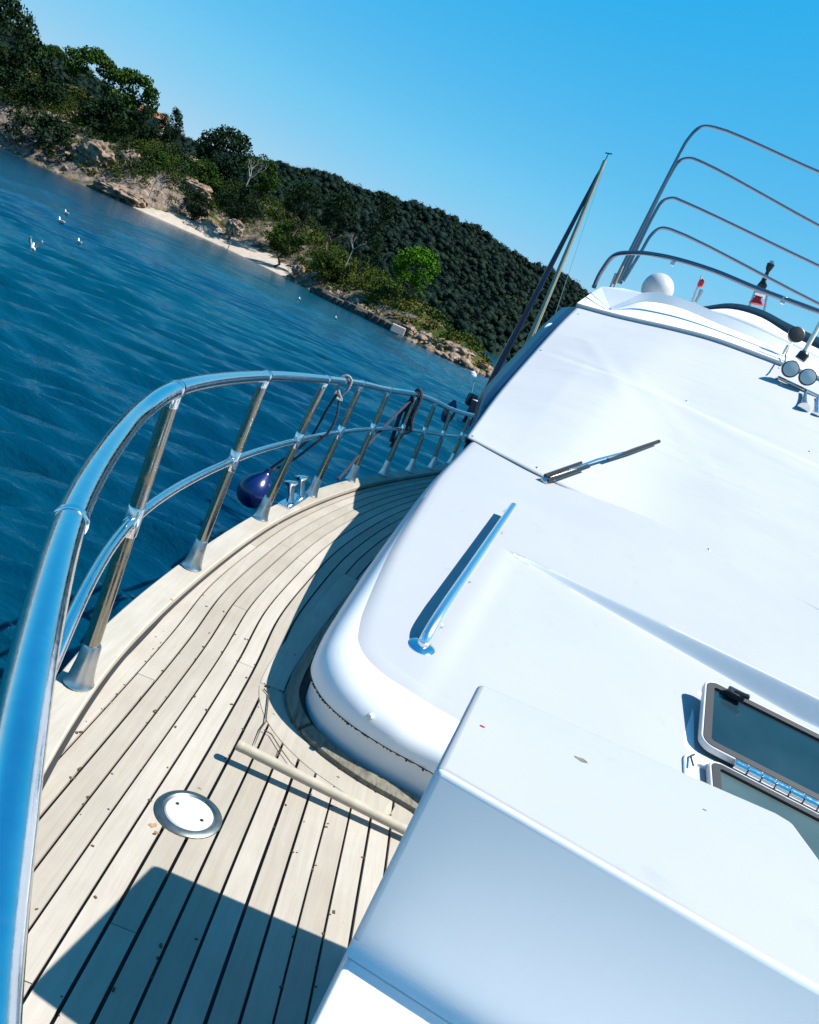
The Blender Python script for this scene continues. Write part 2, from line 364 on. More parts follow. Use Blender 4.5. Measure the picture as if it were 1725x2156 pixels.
def land_z(x, y, d=None, rough=True):
    if d is None: d = float(poly_dist(np.array([x]), np.array([y]))[0])
    hm = interp(x, [-270, -200, -150, -124, -105, -92, -80, -57, -37, -27, -19, -14], [20, 18, 16, 13.5, 10.5, 8.0, 8.5, 6.2, 4.8, 3.6, 2.0, .2])
    if d <= 0: return SEA + max(-3, d*.35)
    b = float(beach_w(x, y)); de = max(0, d-8.5*b)
    z = SEA + (hm-SEA)*(1-math.exp(-de/interp(x, [-110, -90, -60, -30], [8.5, 11., 11., 8.]))) + b*min(d, 8.5)*interp(x, [-92, -86, -76, -58], [.34, .34, .22, .12])
    if rough:
        k = min(1, de/3.)
        z += k*(1.5*fbm(x, y, .09, 1)*min(1, max(.25, (hm+2)/8)) + .75*abs(fbm(x, y, .33, 2)) - .2)
        z += .28*fbm(x, y, .9, 5)*min(1, de/1.5)
    return z
xs = np.arange(-268, -10, 1.15); ys = np.arange(90, 262, 1.15)
GX, GY = np.meshgrid(xs, ys); D = poly_dist(GX, GY)
V = []; idx = -np.ones(GX.shape, int)
for j in range(GX.shape[0]):
    for i in range(GX.shape[1]):
        if D[j, i] > -4:
            idx[j, i] = len(V); V.append((GX[j, i]+random.uniform(-.3, .3), GY[j, i]+random.uniform(-.3, .3), land_z(GX[j, i], GY[j, i], D[j, i])))
fl, fb = [], []
for j in range(GX.shape[0]-1):
    for i in range(GX.shape[1]-1):
        q = (idx[j, i], idx[j, i+1], idx[j+1, i+1], idx[j+1, i])
        if min(q) < 0: continue
        (fb if (beach_w(GX[j, i], GY[j, i]) > .35 and -3 < D[j, i] < 8.2*beach_w(GX[j, i], GY[j, i])) else fl).append(q)
def submesh(name, faces, mat, kind):
    used = sorted({i for f in faces for i in f}); mp = {u: k for k, u in enumerate(used)}
    mb = MB(); mb.add([V[u] for u in used], [tuple(mp[i] for i in f) for f in faces]); return tag(mb.build(name, mat, smooth=False), kind=kind)
submesh('coast_terrain', fl, M['land'], 'structure'); submesh('beach', fb, M['sand'], 'structure')

# ---- far wooded hill across the bay
AZ = [-1.3, -1.0, -.876, -.72, -.6376, -.5875, -.513, -.37, -.24, -.10, .1, .5]
EL = [.090, .090, .084, .072, .064, .069, .079, .095, .101, .094, .085, .06]
YR = 600.
def hill_z(x, y):
    az = x/y; e = interp(az, AZ, EL); yb = interp(az, [-1.3, -.184, -.134, .5], [330, 352, 392, 400])
    hr = HC + e*math.hypot(az, 1)*YR + 7*fbm(x, 0, .012, 4)
    if y < YR: t = max(0, (y-yb)/(YR-yb)); s = 1-(1-t)**1.7
    else: s = 1-((y-YR)/420)**1.4
    return SEA-.5 + (hr-SEA)*s + (5*fbm(x, y, .017, 3)*min(1, max(0, (y-yb)/60)) if y > yb else 0)
rows = []
for y in np.concatenate([np.arange(325, 620, 9), np.arange(620, 960, 40)]):
    rows.append([(x*y/YR, y, hill_z(x*y/YR, y)) for x in np.arange(-780, 300, 12)])
mb = MB(); mb.grid(rows); tag(mb.build('far_hill', M['forest']), kind='structure')

def ico(sub=1):
    bm = bmesh.new(); bmesh.ops.create_icosphere(bm, subdivisions=sub, radius=1)
    v = np.array([p.co for p in bm.verts]); f = np.array([[p.index for p in q.verts] for q in bm.faces]); bm.free(); return v, f
def blobs(centres, radii, jit=.28, sub=1, flat=(1, 1, .85)):
    v, f = ico(sub); n = len(centres); nv = len(v)
    A = v[None]*np.asarray(flat)*np.asarray(radii)[:, None, None]*(1+rng.uniform(-jit, jit, (n, nv, 1)))
    th = rng.uniform(0, 6.28, n); c, s = np.cos(th)[:, None], np.sin(th)[:, None]
    X = A[..., 0]*c-A[..., 1]*s; Y = A[..., 0]*s+A[..., 1]*c
    P = np.stack([X, Y, A[..., 2]], -1)+np.asarray(centres)[:, None]
    F = f[None]+(np.arange(n)*nv)[:, None, None]; return P.reshape(-1, 3), F.reshape(-1, 3)
cs, rs = [], []
while len(cs) < 15500:
    y = 352+(random.random()**1.15)*270; x = random.uniform(-1.15, .16)*y
    yb = interp(x/y, [-1.3, -.184, -.134, .5], [330, 352, 392, 400])
    if y < yb+1: continue
    r_ = random.choice((.9, 1.2, 1.6, 2.0, 2.9))*random.uniform(.8, 1.2); cs.append((x, y, hill_z(x, y)+r_*.55)); rs.append(r_)
v, f = blobs(cs, np.array(rs)*.86, .30, 1, (1, 1, .9))
FAR_V, FAR_F = v, f
FAR_CS, FAR_RS = np.array(cs), np.array(rs)
# ---- leaf cards
def cards(P, size, up=.35):
    n = len(P); a = rng.normal(size=(n, 3)); a /= np.linalg.norm(a, axis=1)[:, None]
    b = rng.normal(size=(n, 3)); b -= a*(a*b).sum(1)[:, None]; b /= np.linalg.norm(b, axis=1)[:, None]
    s = (np.asarray(size)*rng.uniform(.6, 1.3, n))[:, None]
    q = np.stack([P-a*s*.5, P+b*s*.32-a*s*.05, P+a*s*.6, P-b*s*.32+a*s*.05], 1)
    return q.reshape(-1, 3), np.arange(n*4).reshape(-1, 4)
def shell(n, r, lo=.55, hemi=False):
    d = rng.normal(size=(n, 3)); d /= np.linalg.norm(d, axis=1)[:, None]
    if hemi: d[:, 2] = np.abs(d[:, 2])*1.0-.15
    return d*(rng.uniform(lo, 1, n)**.6)[:, None]*np.asarray(r)
rng = np.random.default_rng(77); nn = 24
d_ = rng.normal(size=(len(FAR_CS), nn, 3)); d_ /= np.linalg.norm(d_, axis=2)[..., None]; d_[..., 2] = np.abs(d_[..., 2])
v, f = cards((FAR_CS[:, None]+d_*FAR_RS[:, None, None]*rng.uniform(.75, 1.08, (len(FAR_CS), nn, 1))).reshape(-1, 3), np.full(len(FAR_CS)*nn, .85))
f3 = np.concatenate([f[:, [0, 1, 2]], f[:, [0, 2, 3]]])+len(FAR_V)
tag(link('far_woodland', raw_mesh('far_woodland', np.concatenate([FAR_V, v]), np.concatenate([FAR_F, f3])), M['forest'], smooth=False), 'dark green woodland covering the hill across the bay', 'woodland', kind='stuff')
def crown(kind, seed):
    """unit crown: about 1 wide, z from 0 (underside) up"""
    global rng; rng = np.random.default_rng(seed); P = []
    if kind == 'umbrella':
        for k in range(40):
            a = rng.uniform(0, 6.28); q = math.sqrt(rng.random())*.43; lay = rng.random() < .7
            c = np.array([q*math.cos(a), q*math.sin(a), (.56-1.0*q*q if lay else .30-.5*q*q)+rng.uniform(-.04, .04)])
            P.append(c+shell(110, (.12, .12, .075), .3))
    elif kind == 'round':
        for k in range(42):
            c = shell(1, (.39, .39, .36), .72)[0]*rng.uniform(.75, 1.08)+np.array([0, 0, .42]); c[2] = max(.06, c[2]); w_ = rng.uniform(.08, .16)
            P.append(c+shell(int(110*(w_/.12)**1.5), (w_, w_, w_*.8), .3))
    elif kind == 'tall':
        for k in range(40):
            h = rng.random(); q = (.36*(1-h)**.7+.08)*math.sqrt(rng.uniform(.3, 1)); a = rng.uniform(0, 6.28)
            P.append(np.array([q*math.cos(a), q*math.sin(a), .08+h*1.15])+shell(110, (.12, .12, .13), .3))
    P = np.concatenate(P)
    v, f = cards(P, np.full(len(P), .040)); return raw_mesh('crown_'+kind, v, f)
def trunk(kind, seed):
    rr = random.Random(seed); mb = MB()
    def lean(a, b, r0, r1, n=5, j=.05):
        pts = [Vector(a).lerp(Vector(b), i/n)+Vector((rr.uniform(-j, j), rr.uniform(-j, j), 0))*(0 < i < n) for i in range(n+1)]
        mb.tube(pts, [lerp(r0, r1, i/n) for i in range(n+1)], 6); return pts
    top = (rr.uniform(-.1, .1), rr.uniform(-.1, .1), .1)
    lean((0, 0, -1), top, .035, .022)
    for k in range(6):
        a = k*1.05+rr.random(); lean(top if k % 2 else (top[0]*.5, top[1]*.5, -.12), (math.cos(a)*.3, math.sin(a)*.3, rr.uniform(.15, .35)), .018, .006, 4, .02)
    me = bpy.data.meshes.new('trunk'); me.from_pydata(mb.v, [], mb.f); return me
CR = {}; TK = {}
for kind, seeds in (('umbrella', (1, 2)), ('round', (3, 4, 5)), ('tall', (6, 7))):
    CR[kind] = [crown(kind, s) for s in seeds]; TK[kind] = [trunk(kind, s) for s in seeds]
def tree(name, label, kind, px, py, y, wpx, hpx, leaf, var=0, group='trees on the near shore'):
    c = Py(px, py, y); dist = (c-CAM).length; wd = wpx/1725*dist; hd = hpx/1725*dist
    gz = land_z(c.x, y, rough=False)
    under = c.z-hd*.5
    e = empty(name, (c.x, y, min(gz, under-1.0)))
    tag(e, label, 'tree', group)
    hs = {'umbrella': .68, 'round': .82, 'tall': 1.25}[kind]
    rz = random.uniform(0, 6.28)
    m = CR[kind][var % len(CR[kind])].copy(); m.materials.clear(); m.materials.append(M[leaf])
    o = link('crown', m, None, e, smooth=False); o.location = (0, 0, under-e.location.z); o.scale = (wd, wd, hd/hs); o.rotation_euler.z = rz
    t = link('trunk', TK[kind][var % len(TK[kind])], M['bark'], e); h = under-e.location.z
    t.location = (0, 0, h+.02); t.scale = (wd, wd, max(h+.3, 1)); t.rotation_euler.z = rz
    return e
TREES = [
    ('pine_tree', 'spreading umbrella pine with sunlit flat top, left of the skyline pair', 'umbrella', 203, 150, 162, 112, 84, 'leaf_mid', 0),
    ('pine_tree', 'broad umbrella pine on the skyline above the hidden house', 'umbrella', 283, 200, 160, 108, 92, 'leaf_mid', 1),
    ('evergreen_tree', 'small round dark tree standing alone right of the red roof', 'round', 362, 264, 168, 56, 60, 'leaf_dark', 0),
    ('evergreen_tree', 'wide dark tree clump on the ridge above the bare white branches', 'round', 475, 322, 168, 124, 108, 'leaf_dark', 1),
    ('evergreen_tree', 'mid green tree right of the wide dark ridge clump', 'round', 552, 372, 160, 84, 74, 'leaf_mid', 2),
    ('evergreen_tree', 'tall dark tree filling the top left corner of the picture', 'round', 18, 88, 150, 120, 150, 'leaf_dark', 1),
    ('pine_tree', 'thin pine with small crown on the slope left of the umbrella pines', 'umbrella', 118, 118, 175, 52, 38, 'leaf_mid', 0),
    ('evergreen_tree', 'dark bushy tree above the orange bank at the left edge', 'round', 75, 190, 147, 130, 100, 'leaf_dark', 0),
    ('evergreen_tree', 'dark low tree beneath the two umbrella pines', 'round', 235, 258, 152, 130, 86, 'leaf_dark', 2),
    ('evergreen_tree', 'dark tree below and right of the skyline umbrella pine', 'round', 305, 262, 154, 70, 64, 'leaf_dark', 0),
    ('evergreen_tree', 'dark overhanging tree above the pale boulders at the waterline', 'round', 90, 290, 142, 140, 96, 'leaf_dark', 1),
    ('evergreen_tree', 'green tree on the slope left of the bare white branches', 'round', 428, 378, 158, 84, 74, 'leaf_mid', 2),
    ('evergreen_tree', 'dark tree behind the beach below the bare branches', 'round', 505, 430, 150, 96, 74, 'leaf_dark', 0),
    ('evergreen_tree', 'dark tree in the saddle before the far wooded hill', 'round', 640, 425, 152, 84, 86, 'leaf_dark', 1),
    ('evergreen_tree', 'dark twin crowned tree left of the tall black cypress', 'round', 716, 452, 142, 92, 92, 'leaf_dark', 2),
    ('evergreen_tree', 'tall nearly black tree between twin crowned tree and bright green tree', 'tall', 788, 488, 128, 82, 136, 'leaf_dark', 0),
    ('broadleaf_tree', 'bright green round tree standing alone before the dark hill', 'round', 878, 562, 117, 112, 92, 'leaf_bright', 1),
    ('evergreen_tree', 'mid green shrubby tree on the slope above the narrow end of the beach', 'round', 600, 505, 140, 90, 66, 'leaf_mid', 0),
    ('evergreen_tree', 'yellowish green bush tree below the tall black tree', 'round', 690, 560, 125, 84, 62, 'leaf_scrub', 1),
    ('evergreen_tree', 'dark tree low on the slope left of the bright beach', 'round', 330, 352, 150, 76, 60, 'leaf_mid', 2),
    ('evergreen_tree', 'dark bush tree in the shaded cove left of the pale cliff', 'round', 130, 335, 141, 64, 60, 'leaf_dark', 0),
    ('evergreen_tree', 'dark tree right of the shaded cliff behind the beach', 'round', 415, 432, 149, 70, 56, 'leaf_dark', 2),
]
for a in TREES: tree(*a)

# bare bleached trees
def bare_tree(label, px, py, y, hpx, seed):
    c = Py(px, py, y); h = hpx/1725*(c-CAM).length; rr = random.Random(seed)
    e = empty('bare_tree', (c.x, y, c.z)); tag(e, label, 'tree', 'bare bleached trees on the near shore')
    def branch(mb, p, d, L, r_, depth):
        q = p+d*L; mid = p.lerp(q, .5)+Vector((rr.uniform(-.1, .1), rr.uniform(-.1, .1), 0))*L
        mb.tube([p, mid, q], [r_, r_*.8, r_*.6], 5)
        if depth:
            for k in range(2+(depth > 1)):
                nd = (d+Vector((rr.uniform(-.9, .9), rr.uniform(-.4, .4), rr.uniform(-.1, .6)))).normalized(); branch(mb, q, nd, L*rr.uniform(.55, .85), r_*.55, depth-1)
    mb = MB(); mb.tube([(0, 0, -1.5), (.05*h, 0, h*.35)], [.03*h, .022*h], 6); mb.build('trunk', M['deadwood'], e)
    mb = MB()
    for k in range(4): branch(mb, Vector((.05*h, 0, h*.3)), Vector((rr.uniform(-.8, .8), rr.uniform(-.4, .4), .9)).normalized(), h*.28, .016*h, 2)
    mb.build('branches', M['deadwood'], e)
bare_tree('bleached bare tree with forked white branches on the ridge slope', 515, 395, 154, 66, 1)
bare_tree('leaning leafless grey tree above the left end of the beach', 318, 402, 142, 46, 2)
bare_tree('small leafless tree on the slope below the tall black tree', 735, 540, 122, 50, 3)
bare_tree('pale leafless shrub above the narrow end of the beach', 480, 520, 138, 44, 4)

# scrub: leaf cards over the land
rng = np.random.default_rng(21)
def scatter(n, cond, size, per, flat=.75, card=.42):
    P = []
    cx = rng.uniform(-250, -14, n*7); cy = rng.uniform(92, 235, n*7); d = poly_dist(cx, cy); k = 0
    for x, y, dd in zip(cx, cy, d):
        if k >= n: break
        if not cond(x, y, dd): continue
        r_ = rng.uniform(*size)*min(1, .6+dd/25); z = land_z(x, y, dd)
        P.append(np.array([x, y, z+r_*.25])+shell(per, (r_, r_, r_*flat), .35, True)); k += 1
    P = np.concatenate(P); return cards(P, np.full(len(P), card))
def vis(x, y, d): return d < 34 and x < -16 and x > -190
v, f = scatter(3000, lambda x, y, d: vis(x, y, d) and d > 2.2+8.7*beach_w(x, y)+1.6*fbm(x, y, .2, 9) and fbm(x, y, .13, 6) > -.30 and not (x > -31 and fbm(x, y, .2, 16) < .12), (.9, 2.3), 70, .8, .34)
tag(link('coastal_scrub', raw_mesh('coastal_scrub', v, f), M['leaf_scrub'], smooth=False), 'low green scrub covering the rocky shore slopes', 'scrub', kind='stuff')
v, f = scatter(1300, lambda x, y, d: vis(x, y, d) and d > 4+9.5*beach_w(x, y) and x < -34 and fbm(x, y, .07, 8) > -.12, (1.3, 2.8), 80, .85, .36)
tag(link('dark_scrub', raw_mesh('dark_scrub', v, f), M['leaf_dark'], smooth=False), 'dark bushes massed between the shore trees', 'scrub', kind='stuff')
v, f = scatter(1100, lambda x, y, d: (-34 < x < -16 and 1.8 < d < 16 and fbm(x, y, .25, 15) > -.25) or (d > 5 and d < 22 and fbm(x, y, .16, 12) > .33), (.5, 1.1), 60, .5, .34)
tag(link('dry_grass', raw_mesh('dry_grass', v, f), M['leaf_dry'], smooth=False), 'golden dry grass on the end of the headland', 'grass', kind='stuff')

# boulders along the waterline
ROCKS = []
for s in range(5):
    rv, rf = ico(2); rr = np.random.default_rng(40+s); q = rv.copy()
    for k in range(14):
        nrm = rr.normal(size=3); nrm /= np.linalg.norm(nrm); dd = rv@nrm; cut = rr.uniform(.32, .7); q -= np.outer(np.maximum(0, q@nrm-cut), nrm)
    q *= 1+rr.uniform(-.16, .13, (len(q), 1)); ROCKS.append(raw_mesh('boulder', q, rf))
rr = random.Random(5); n = 0; tries = 0
SPOT = []
while n < 260 and tries < 20000:
    tries += 1; i = rr.choice([3, 4, 5, 5, 8, 9, 9, 10, 10, 11, 11, 11, 12, 12, 13]); a, b = POLY[i], POLY[i+1]; t = rr.random()
    x = lerp(a[0], b[0], t)+rr.gauss(0, 1.0); y = lerp(a[1], b[1], t)+rr.gauss(.8, 1.6); d = float(poly_dist(np.array([x]), np.array([y]))[0])
    if not -.6 < d < 6 or float(beach_w(x, y)) > .5: continue
    o = link('boulder', ROCKS[rr.randrange(5)], M['rock'], smooth=False); s = rr.uniform(.28, .95)*(1 if d < 3 else .75)
    o.location = (x, y, max(SEA, land_z(x, y, d))+s*.1); o.scale = (s*rr.uniform(.9, 1.6), s*rr.uniform(.8, 1.3), s*rr.uniform(.6, 1.0)); o.rotation_euler = (rr.uniform(-.4, .4), rr.uniform(-.4, .4), rr.uniform(0, 6))
    tag(o, 'pale tan boulder among the tumbled rocks along the waterline', 'boulder', 'boulders along the waterline'); n += 1
# pale cliff faces above the shaded cove
def crag(label, px, py, y, wpx, hpx, seed, mat='rock'):
    c = Py(px, py, y); k = (c-CAM).length/1725*.80; rv, rf = ico(5); q = rv.copy()
    for j in range(len(q)):
        p = Vector(q[j]); o_ = Vector((seed*5.1, seed*1.7, 0))
        r1 = 1-abs(noise.noise(p*2.1+o_))*2; r2 = 1-abs(noise.noise(p*5.3+o_))*2
        q[j] *= .74+.34*noise.fractal(p*1.3+o_, .8, 2.1, 4)+.24*r1+.13*r2+.07*noise.noise(p*17+o_)
    q = np.sign(q)*np.abs(q)**.9*np.array([wpx*.55*k, wpx*.42*k, hpx*.55*k])
    o = link('rock_outcrop', raw_mesh('rock_outcrop', q, rf), M[mat], smooth=False); o.location = (c.x, y+wpx*.22*k, c.z-.06*hpx*k)
    tag(o, label, 'rock')
crag('craggy pale rock face above the shaded cove', 195, 318, 142, 76, 54, 3)
crag('tan earth bank on the slope right of the craggy face', 268, 342, 146, 44, 60, 4)
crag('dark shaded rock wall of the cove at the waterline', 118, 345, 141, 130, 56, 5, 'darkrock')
crag('low pale rock shelf at the waterline beside the beach', 245, 402, 139, 110, 34, 6)
crag('orange earth bank at the left edge above dark scrub', 14, 172, 148, 60, 30, 8)
crag('pale boulder pile at the left edge by the water', 20, 292, 139, 60, 34, 9)
crag('tan eroded bank above the left part of the beach', 400, 392, 152, 76, 34, 10)
crag('rounded rocks on the slope above the narrow beach end', 492, 478, 142, 40, 34, 11)
crag('small pale outcrop at the end of the beach', 628, 572, 130, 34, 34, 12)
crag('tan crag below the thin pines near the upper left', 138, 250, 150, 44, 40, 13)
crag('yellow green algae covered ledge at the waterline', 215, 412, 138.0, 120, 9, 14, 'algae')
crag('pinkish rock heap at the tip of the headland', 962, 738, 99, 84, 34, 15)
crag('low rock heap trailing off the headland tip', 1035, 785, 98, 50, 24, 16)
crag('grey rock at the foot of the golden grass bank', 860, 695, 102, 46, 22, 17)
# dark ledge like a jetty
mb = MB(); a = Pz(668, 622, SEA); b = Pz(842, 706, SEA)
for k in range(15):
    p = a.lerp(b, k/14); mb.box((p.x, p.y+1.2, SEA+.35+.12*math.sin(k*2.1)), (abs(b.x-a.x)/14*1.5, 3.0, 1.1+.3*math.sin(k*1.3)), -.75+.1*math.sin(k))
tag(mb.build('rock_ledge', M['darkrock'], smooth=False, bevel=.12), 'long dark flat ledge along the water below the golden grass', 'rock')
mb = MB(); p = Pz(838, 694, SEA+.9); mb.box((p.x, p.y, p.z), (1.6, 1.2, .9), .3)
tag(mb.build('concrete_block', M['plaster'], smooth=False, bevel=.08), 'pale square block at the right end of the dark ledge', 'block')
# small house on the ridge
h = Py(322, 246, 172); e = empty('house', (h.x, h.y, h.z-3.5)); tag(e, 'small pale house with red tiled roof half hidden by pines', 'house')
mb = MB(); mb.box((0, 0, 1.9), (5.0, 4.0, 3.4), .3); mb.build('wall', M['plaster'], e, smooth=False)
mb = MB(); mb.add([(-2.9, -2.4, 3.5), (2.9, -2.4, 3.5), (2.9, 2.4, 3.5), (-2.9, 2.4, 3.5), (-2.9, 0, 5.0), (2.9, 0, 5.0)], [(0, 1, 5, 4), (2, 3, 4, 5), (0, 4, 3), (1, 2, 5), (0, 3, 2, 1)])
rf = mb.build('roof', M['rooftile'], e, smooth=False); rf.rotation_euler.z = .3
mb = MB(); mb.box((-.6, -2.35, 2.0), (.8, .1, 1.1), .0); mb.build('window', M['darkglass'], e, smooth=False)

# ================================================================== THE YACHT
YACHT = empty('motor_yacht', (0, 0, 0))
tag(YACHT, 'white motor yacht with teak side deck, steel bow rail and covered windscreen', 'yacht')

# ---- plan of the deck edge (starboard side, bow to stern)
cap_out = spline([(CLX, -1.26, 0), (1.25, -1.02, 0), (.82, -.74, 0), (.45, -.42, 0), (.12, -.02, 0), (-.08, .22, 0), (-.26, .42, 0), (-.47, .70, 0), (-.665, 1.0, 0), (-.905, 1.46, 0), (-1.115, 2.0, 0),
                  (-1.232, 2.406, 0), (-1.395, 3.2, 0), (-1.548, 4.26, 0), (-1.605, 5.2, 0), (-1.61, 6.0, 0), (-1.56, 7.0, 0), (-1.465, 8.2, 0), (-1.42, 9.5, 0), (-1.4, 12, 0), (-1.38, 17, 0)], 6)
def offset(path, d):                    # to the right of travel when d > 0 (inboard for the starboard edge)
    out = []
    for i, p in enumerate(path):
        t = path[min(len(path)-1, i+1)]-path[max(0, i-1)]; t.z = 0; t.normalize(); out.append(p+Vector((t.y, -t.x, 0))*d)
    return out
cap_in = offset(cap_out, .112)
oy = [p.y for p in cap_out]; ox = [p.x for p in cap_out]; iy = [p.y for p in cap_in]; ix = [p.x for p in cap_in]
def x_cap_mid(y): return .5*(interp(y, oy, ox)+interp(y, iy, ix))

# ---- hull: flared topsides under the cap, both sides
def hull_side(sgn):
    rows = []
    for (k, z) in ((0, -.012), (.0, -.10), (.06, -.4), (.22, -1.0), (.42, -1.7), (.55, -2.3)):
        pts = []
        for p in cap_out:
            fl = k*(1.0 if p.y > 6 else lerp(1.9, 1.0, max(0, p.y+1)/7)); x = min(CLX, p.x+fl+.004); y = p.y+k*.9*max(0, 1-(p.y+1)/4)
            q = Vector((x, y, z)); pts.append(q if sgn < 0 else mir(q))
        rows.append(pts)
    return rows
mb = MB(); mb.grid(hull_side(-1)); mb.grid(hull_side(1)); mb.build('hull', M['gel'], YACHT)

# ---- deck: caulk bed, sprung planks, margin, cap
DECK = MB()
DECK.grid([[Vector((p.x+.02, p.y, -.014)) for p in cap_out], [mir(Vector((p.x+.02, p.y, -.014))) for p in cap_out]])
DECK = DECK.build('deck', M['caulk'], YACHT, smooth=False)
# master seam: follows the cap aft of y = 2.6, runs on straight towards the bow
msl = [(-.53, .0), (-.655, .5), (-.775, 1.0), (-.90, 1.55), (-1.02, 2.1), (-1.135, 2.6)]
msl += [(interp(y, iy, ix), y) for y in np.arange(3.1, 16.6, .6)]
master = spline([(x, y, 0) for x, y in msl], 7)
STEP, GAP = .0655, .0038
def clip_y(path, y0, y1):
    out = []
    for a, b in zip(path[:-1], path[1:]):
        if b.y < y0 or a.y > y1 or b.y <= a.y: continue
        t0 = max(0, (y0-a.y)/(b.y-a.y)); t1 = min(1, (y1-a.y)/(b.y-a.y))
        if not out: out.append(a.lerp(b, t0))
        out.append(a.lerp(b, t1))
    return out
def plank_piece(o0, o1, y0, y1, side):
    c = clip_y(offset(master, .5*(o0+o1)), y0, y1); hw_ = .5*(o1-o0); a = offset(c, -hw_) if len(c) > 1 else []; b = offset(c, hw_) if len(c) > 1 else []; L = []; Rr = []
    for p, q in zip(a, b):
        lim = x_cap_mid(p.y); pa = p.copy(); qa = q.copy()
        if qa.x < lim-.001: continue
        if p.y < .6 and qa.x > CLX: continue
        pa.x = max(pa.x, lim); qa.x = min(qa.x, CLX-.002)
        if qa.x-pa.x < .004: continue
        L.append(pa); Rr.append(qa)
    if len(L) < 2: return
    if side > 0: L = [mir(p) for p in L]; Rr = [mir(p) for p in Rr]
    mb = MB(); dz = Vector((0, 0, -.012)); n = len(L)
    top = [q for pr in zip(L, Rr) for q in pr]; bot = [q+dz for q in top]; f = []
    for i in range(n-1):
        k = 2*i; f += [(k, k+1, k+3, k+2), (k+2*n, k, k+2, k+2+2*n), (k+1, k+1+2*n, k+3+2*n, k+3)]
    f += [(0, 2*n, 2*n+1, 1), (2*n-2, 2*n-1, 4*n-1, 4*n-2)]
    mb.add(top+bot, f); mb.build('plank', M['teak'], DECK, smooth=False)
random.seed(3)
for k in range(-3, 39):
    o0 = .0655*k-.014; o1 = .0655*(k+1)-.014
    cuts = [-1] + ([2.35+random.uniform(-.5, .9)] if k % 2 else [1.0+random.uniform(0, .4), 3.6+random.uniform(-.4, .8)]) + [6.2+random.uniform(-1, 1), 17]
    if k in (8, 9): cuts = [-1, 2.62 if k == 8 else 3.3, 6.4, 17]
    for y0, y1 in zip(cuts[:-1], cuts[1:]):
        g_ = GAP*random.uniform(.75, 1.25); plank_piece(o0+g_, o1-g_, y0+.0012, y1-.0012, -1)
for k in range(-3, 39):
    plank_piece(.0655*k-.014+GAP, .0655*(k+1)-.014-GAP, -1, 17, 1)
# cap boards in lengths with scarf joints
def cap_piece(i0, i1, side):
    fn = (lambda p: p) if side < 0 else mir
    a = [fn(Vector((p.x, p.y, 0))) for p in cap_out[i0:i1+1]]; b = [fn(Vector((p.x, p.y, 0))) for p in cap_in[i0:i1+1]]
    mb = MB(); up, lo = Vector((0, 0, .03)), Vector((0, 0, -.05)); mb.grid([[p+lo for p in a], [p+up for p in a], [p+up for p in b], [p+lo for p in b], [p+lo for p in a]])
    n = len(a); mb.add([a[0]+lo, a[0]+up, b[0]+up, b[0]+lo, a[-1]+lo, a[-1]+up, b[-1]+up, b[-1]+lo], [(0, 1, 2, 3), (7, 6, 5, 4)])
    mb.build('cap_board', M['cap'], DECK, bevel=.006)
NC = len(cap_out)-1
mb = MB(); cs_ = offset(cap_out, .126); mb.grid([[Vector((p.x, p.y, .0028)) for p in cap_in], [Vector((p.x, p.y, .0028)) for p in cs_]]); mb.build('cap_seam', M['caulk'], DECK, smooth=False)
cb = [0, 24, 53, 81, 96, NC]
for a, b in zip(cb[:-1], cb[1:]): cap_piece(a, b, -1); cap_piece(a, b, 1)

# ---- guard rail
pdata = [((165, 1440), (370, 820)), ((403, 1195), (560, 792)), ((548, 1092), (687, 799)), ((655, 1043), (762, 808)), ((737, 1012), (820, 821)), ((806, 1000), (879, 831)), ((861, 993), (918, 846)), ((907, 987), (952, 862))]
posts = []
for b, t in pdata:
    B = Pz(*b, .03); T = Py(*t, B.y); posts.append((B, T))
posts.append((Vector((-1.39, 9.0, .03)), Vector((-1.40, 9.0, .63)))); posts.append((Vector((-1.37, 10.6, .03)), Vector((-1.37, 10.6, .60))))
rail_px = [(77, 1357), (147, 1099), (195, 1000), (250, 920), (300, 865)]
near = [Vector((CLX, -1.24, .97)), Vector((1.25, -1.0, .97)), Vector((.8, -.70, .965)), Vector((.40, -.33, .955)), Vector((.1, .04, .95)), Vector((-.135, .305, .945)), Vector((-.275, .49, .94))] + [Pz(*p, .94) for p in rail_px]
top_path = spline(near+[t for b, t in posts], 10)
mb = MB(); mb.tube(top_path, .0235, 20)
RAIL = mb.build('guard_rail', M['steel'], YACHT)
mb = MB(); mb.tube([mir(p) for p in top_path], .0235, 12); mb.build('guard_rail', M['steel'], YACHT)
mids = [b.lerp(t, .575) for b, t in posts]
pre = [Vector((CLX, -1.2, .53)), Vector((1.2, -.93, .53)), Vector((.42, -.30, .53)), Vector((-.12, .33, .54)), Vector((-.42, .75, .55)), Vector((-.70, 1.22, .56))]
mid_path = spline(pre+mids, 10)
mb = MB(); mb.tube(mid_path, .0155, 14); mb.build('mid_rail', M['steel'], RAIL)
def path_dir(path, p):
    i = min(range(len(path)), key=lambda k: (path[k]-p).length); return (path[min(len(path)-1, i+1)]-path[max(0, i-1)]).normalized()
bowposts = [(Vector((-.585, .95, .03)), Vector((-.54, .875, .94))), (Vector((.06, .10, .03)), Vector((.07, .07, .95))), (Vector((.8, -.66, .03)), Vector((.8, -.69, .965)))]
